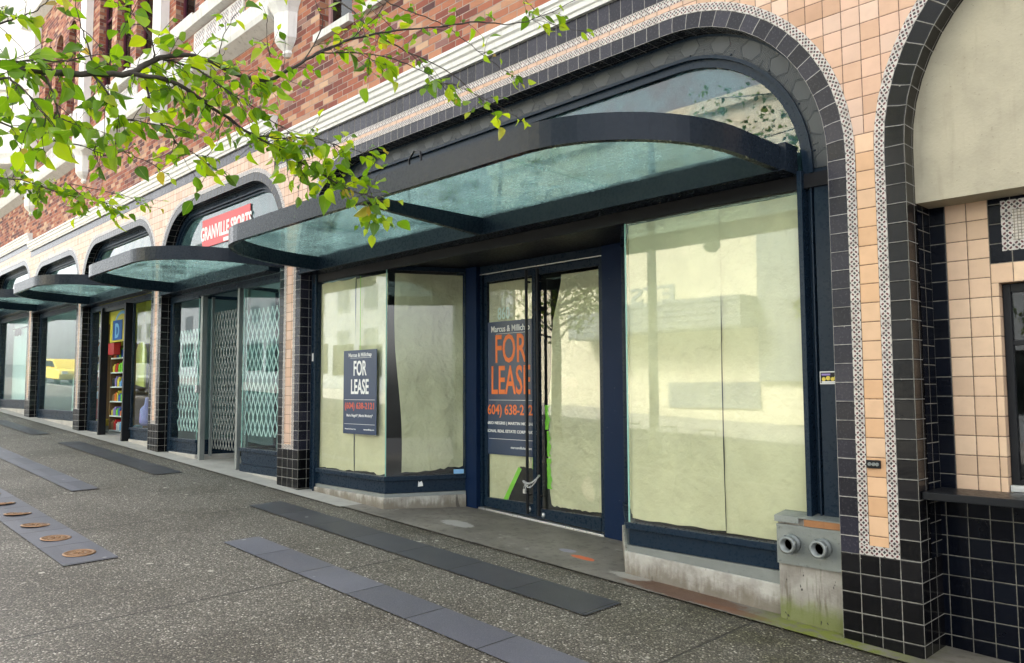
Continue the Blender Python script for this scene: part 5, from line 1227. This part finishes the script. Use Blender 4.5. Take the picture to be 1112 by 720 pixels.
# ================================================================== across the street (seen in the glass)
OPP = [(-30, -9, 13.5, 'cream_wall', 'cream painted building across the street with a grey marquee'), (-60, -30.2, 12, 'opp_grey', 'grey office building across the street'),
       (-8.8, 14, 11.5, 'opp_white', 'white low building across the street'), (-100, -60.2, 15, 'opp_white', 'white building far along the other side of the street')]
for xa, xb, h, m, lab in OPP:
    r = thing('opposite_building', lab, 'building', ((xa + xb) / 2, -24.5, zg((xa + xb) / 2)))
    mb = MB(); y = -24.2; zb0 = zg(xa) - 1.6
    mb.box(xa, xb, y - 8, y, min(zg(xa), zg(xb)) - .3, h); mb.box(xa - .1, xb + .1, y - .2, y + .25, h - .5, h); obj('wall', mb, m, r)
    n = int((xb - xa) / 3.2)
    for i in range(n):
        c = xa + (i + .5) * (xb - xa) / n
        if m != 'cream_wall':
            for z in ([3.6, 6.4] if h < 11 else [3.6, 6.4, 9.0]):
                mb = MB(); mb.box(c - .8, c + .8, y + .01, y + .05, z, z + 1.6); w = obj('window', mb, 'opp_grey', r); mb = MB(); mb.box(c - .72, c - .03, y + .05, y + .06, z + .08, z + 1.52); mb.box(c + .03, c + .72, y + .05, y + .06, z + .08, z + 1.52); obj('pane', mb, 'opp_pane', w)
        if m == 'cream_wall': continue
        mb = MB(); mb.box(c - 1.3, c + 1.3, y + .01, y + .06, zg(c) + .5 if m != 'cream_wall' else zg(c), (zg(c) + 2.6) if m != 'cream_wall' else zg(c) + 1.3); obj('shop_window', mb, 'darkglass' if m != 'cream_wall' else 'opp_grey', r)
    if m == 'cream_wall':
        mb = MB(); mb.box(-24.5, -13.8, y + .02, y + 1.6, 3.5, 4.75)
        for k in range(5): mb.box(-24.5, -13.78, y + 1.6, y + 1.63, 3.58 + k * .24, 3.66 + k * .24)
        mq = obj('marquee', mb, 'opp_grey', r)
        mb = MB(); mb.text('ETS', (-17.4, y + .6, 4.85), (-1, 0, 0), (0, 0, 1), 1.05, 0, 1.5, .02, 'LEFT', .08); obj('sign_letters', mb, 'opp_white', mq)
        mb = MB(); mb.box(-18.3, -13.85, y + .01, y + .08, .2, 1.3); obj('base_panel', mb, 'opp_grey', r)
        mb = MB(); mb.box(-13.8, -9.2, y + .02, y + .2, 1.3, 8.5); obj('side_panel', mb, 'opp_grey', r)
r = thing('street_lamp', 'grey twin arm street lamp at the far kerb', 'lamp', (-8.1, -9.3, zg(-8.1, -9.3)))
r.location = (-8.1, -5.9, zg(-8.1, -5.9)); ROOT[r.name] = Vector(r.location)
def lamp(root):
    x, y, z = ROOT[root.name]; mb = MB(); mb.lathe([(.16, z), (.16, z + .3), (.11, z + .4), (.10, z + 5.6), (.06, z + 7.2)], (x, y, 0), seg=14); obj('pole', mb, 'galv', root)
    mb = MB(); mb.tube([(x - .9, y, z + 4.75), (x, y, z + 4.6), (x + 1.5, y, z + 4.6)], .045, 8); obj('arm', mb, 'galv', root)
    for dx in (-.95, 1.55): mb = MB(); mb.lathe([(.05, z + 4.9), (.16, z + 4.85), (.18, z + 4.45), (.1, z + 4.35)], (x + dx, y, 0), seg=12); obj('lamp_head', mb, 'galv', root)
r.location = (-8.3, -9.2, zg(-8.3, -9.2) - .1); ROOT[r.name] = Vector(r.location); lamp(r)
for k, x in enumerate((-9.2, -8.2, -7.2)):
    z = zg(x, -9.6) - .1; r = thing('bike_rack', ['low steel rail hoop at the street edge, farthest of three', 'low steel rail hoop at the street edge, middle of three', 'low steel rail hoop at the street edge, nearest of three'][k], 'bike rack', (x, -9.6, z), 'rail hoops across the lane')
    mb = MB(); mb.tube([(x - .45, -9.6, z), (x - .45, -9.6, z + .45), (x + .45, -9.6, z + .45), (x + .45, -9.6, z)], .03, 8); obj('hoop', mb, 'galv', r)
    mb = MB(); mb.tube([(x - .18, -9.6, z + .45), (x - .2, -9.6, z + .62), (x + .2, -9.6, z + .62), (x + .18, -9.6, z + .45)], .018, 8); obj('loop', mb, 'galv', r)
# yellow car parked up the street
def car(x, y, lab, paintm):
    z = zg(x, y) - .13; r = thing('parked_car', lab, 'car', (x, y, z)); tilt = .0465
    Y0, Y1 = y - .9, y + .9
    sl = lambda pts: [(x + a, z - a * tilt + b) for a, b in pts]
    mb = MB(); mb.prism(sl([(-2.3, .3), (2.3, .3), (2.35, .6), (2.2, .82), (1.2, .92), (-1.9, .95), (-2.3, .85), (-2.35, .6)])[::-1], Y0, Y1, axis=1); mb.prism(sl([(-1.65, 1.38), (-1.75, 1.30), (-2.0, .95), (1.2, .92), (.45, 1.38), (.3, 1.43), (-1.4, 1.43)]), Y0 + .14, Y1 - .14, axis=1); obj('body', mb, paintm, r, .05)
    mb = MB()
    for ya, yb in ((Y1 - .138, Y1 - .132), (Y0 + .132, Y0 + .138)): mb.prism(sl([(-1.6, 1.32), (-1.78, 1.0), (-.45, .99), (-.45, 1.34)]), ya, yb, axis=1); mb.prism(sl([(-.38, 1.34), (-.38, .99), (.98, .97), (.36, 1.33)]), ya, yb, axis=1)
    obj('side_window', mb, 'darkglass', r)
    for dx in (-1.4, 1.4):
        for yy in (Y0 + .05, Y1 - .25):
            mb = MB(); mb.lathe([(.0, 0), (.20, 0), (.32, .0), (.33, .03), (.33, .17), (.31, .2), (.2, .2), (0, .2)], (x + dx, yy, z - dx * tilt + .32), ax=1, seg=22); obj('wheel', mb, 'blackmetal', r)
    mb = MB(); mb.box(x + 2.25, x + 2.37, y - .75, y - .45, z - .1 + .62, z - .1 + .78); mb.box(x + 2.25, x + 2.37, y + .45, y + .75, z + .52, z + .68); obj('headlight', mb, 'white', r)
    return r
car(-50, -8.2, 'yellow taxi parked far up the street', M['yellow'])
car(-38, -8.2, 'white car parked up the street', M['opp_white'])

# ================================================================== light, air and camera
W = bpy.data.worlds.new('World'); S.world = W; W.use_nodes = True; wt = W.node_tree; wt.nodes.clear()
EL, AZ = 45, 335   # sun elevation; compass direction it comes from, seen from above (degrees, clockwise from +y)
sky = wt.nodes.new('ShaderNodeTexSky'); sky.sky_type = 'NISHITA'; sky.sun_disc = False; sky.sun_elevation = R(EL); sky.sun_rotation = R(AZ); sky.dust_density = 4.0; sky.air_density = 1.0; sky.ozone_density = 1.0
hs = wt.nodes.new('ShaderNodeHueSaturation'); hs.inputs['Saturation'].default_value = 0.12
bg = wt.nodes.new('ShaderNodeBackground'); bg.inputs[1].default_value = SKY
wo = wt.nodes.new('ShaderNodeOutputWorld'); wt.links.new(sky.outputs[0], hs.inputs['Color']); wt.links.new(hs.outputs[0], bg.inputs[0]); wt.links.new(bg.outputs[0], wo.inputs[0])
sd = bpy.data.lights.new('sun', 'SUN'); sd.energy = SUN; sd.angle = R(20); sd.color = (1.0, .96, .90)
so = bpy.data.objects.new('sun', sd); COL.objects.link(so)
dv = Vector((math.sin(R(AZ)) * math.cos(R(EL)), math.cos(R(AZ)) * math.cos(R(EL)), math.sin(R(EL))))
so.rotation_euler = dv.to_track_quat('Z', 'Y').to_euler()
cd = bpy.data.cameras.new('camera'); cd.sensor_width = 36; cd.lens = 36 * 858.468 / 1112; cd.clip_end = 2000; cd.clip_start = .05
co = bpy.data.objects.new('camera', cd); COL.objects.link(co); S.camera = co
yaw, pit, rol = -0.8019, 0.0731, -0.0045
fw = Vector((math.sin(yaw) * math.cos(pit), math.cos(yaw) * math.cos(pit), math.sin(pit))); r0 = fw.cross(Vector((0, 0, 1))).normalized(); u0 = r0.cross(fw)
c_, s_ = math.cos(rol), math.sin(rol); rr0 = r0 * c_ + u0 * s_; uu0 = u0 * c_ - r0 * s_
mt = Matrix((rr0, uu0, -fw)).transposed().to_4x4(); mt.translation = Vector((2.2156, -5.0280, 1.0293)); co.matrix_world = mt
S.view_settings.view_transform = 'Standard'; S.view_settings.look = 'None'; S.view_settings.gamma = 1; S.view_settings.exposure = EXPO; S.view_settings.use_curve_mapping = False
S.render.engine = 'CYCLES'; S.cycles.use_denoising = True; S.cycles.max_bounces = 8; S.cycles.transparent_max_bounces = 16; S.cycles.diffuse_bounces = 4; S.cycles.glossy_bounces = 4
S.cycles.caustics_reflective = False; S.cycles.caustics_refractive = False
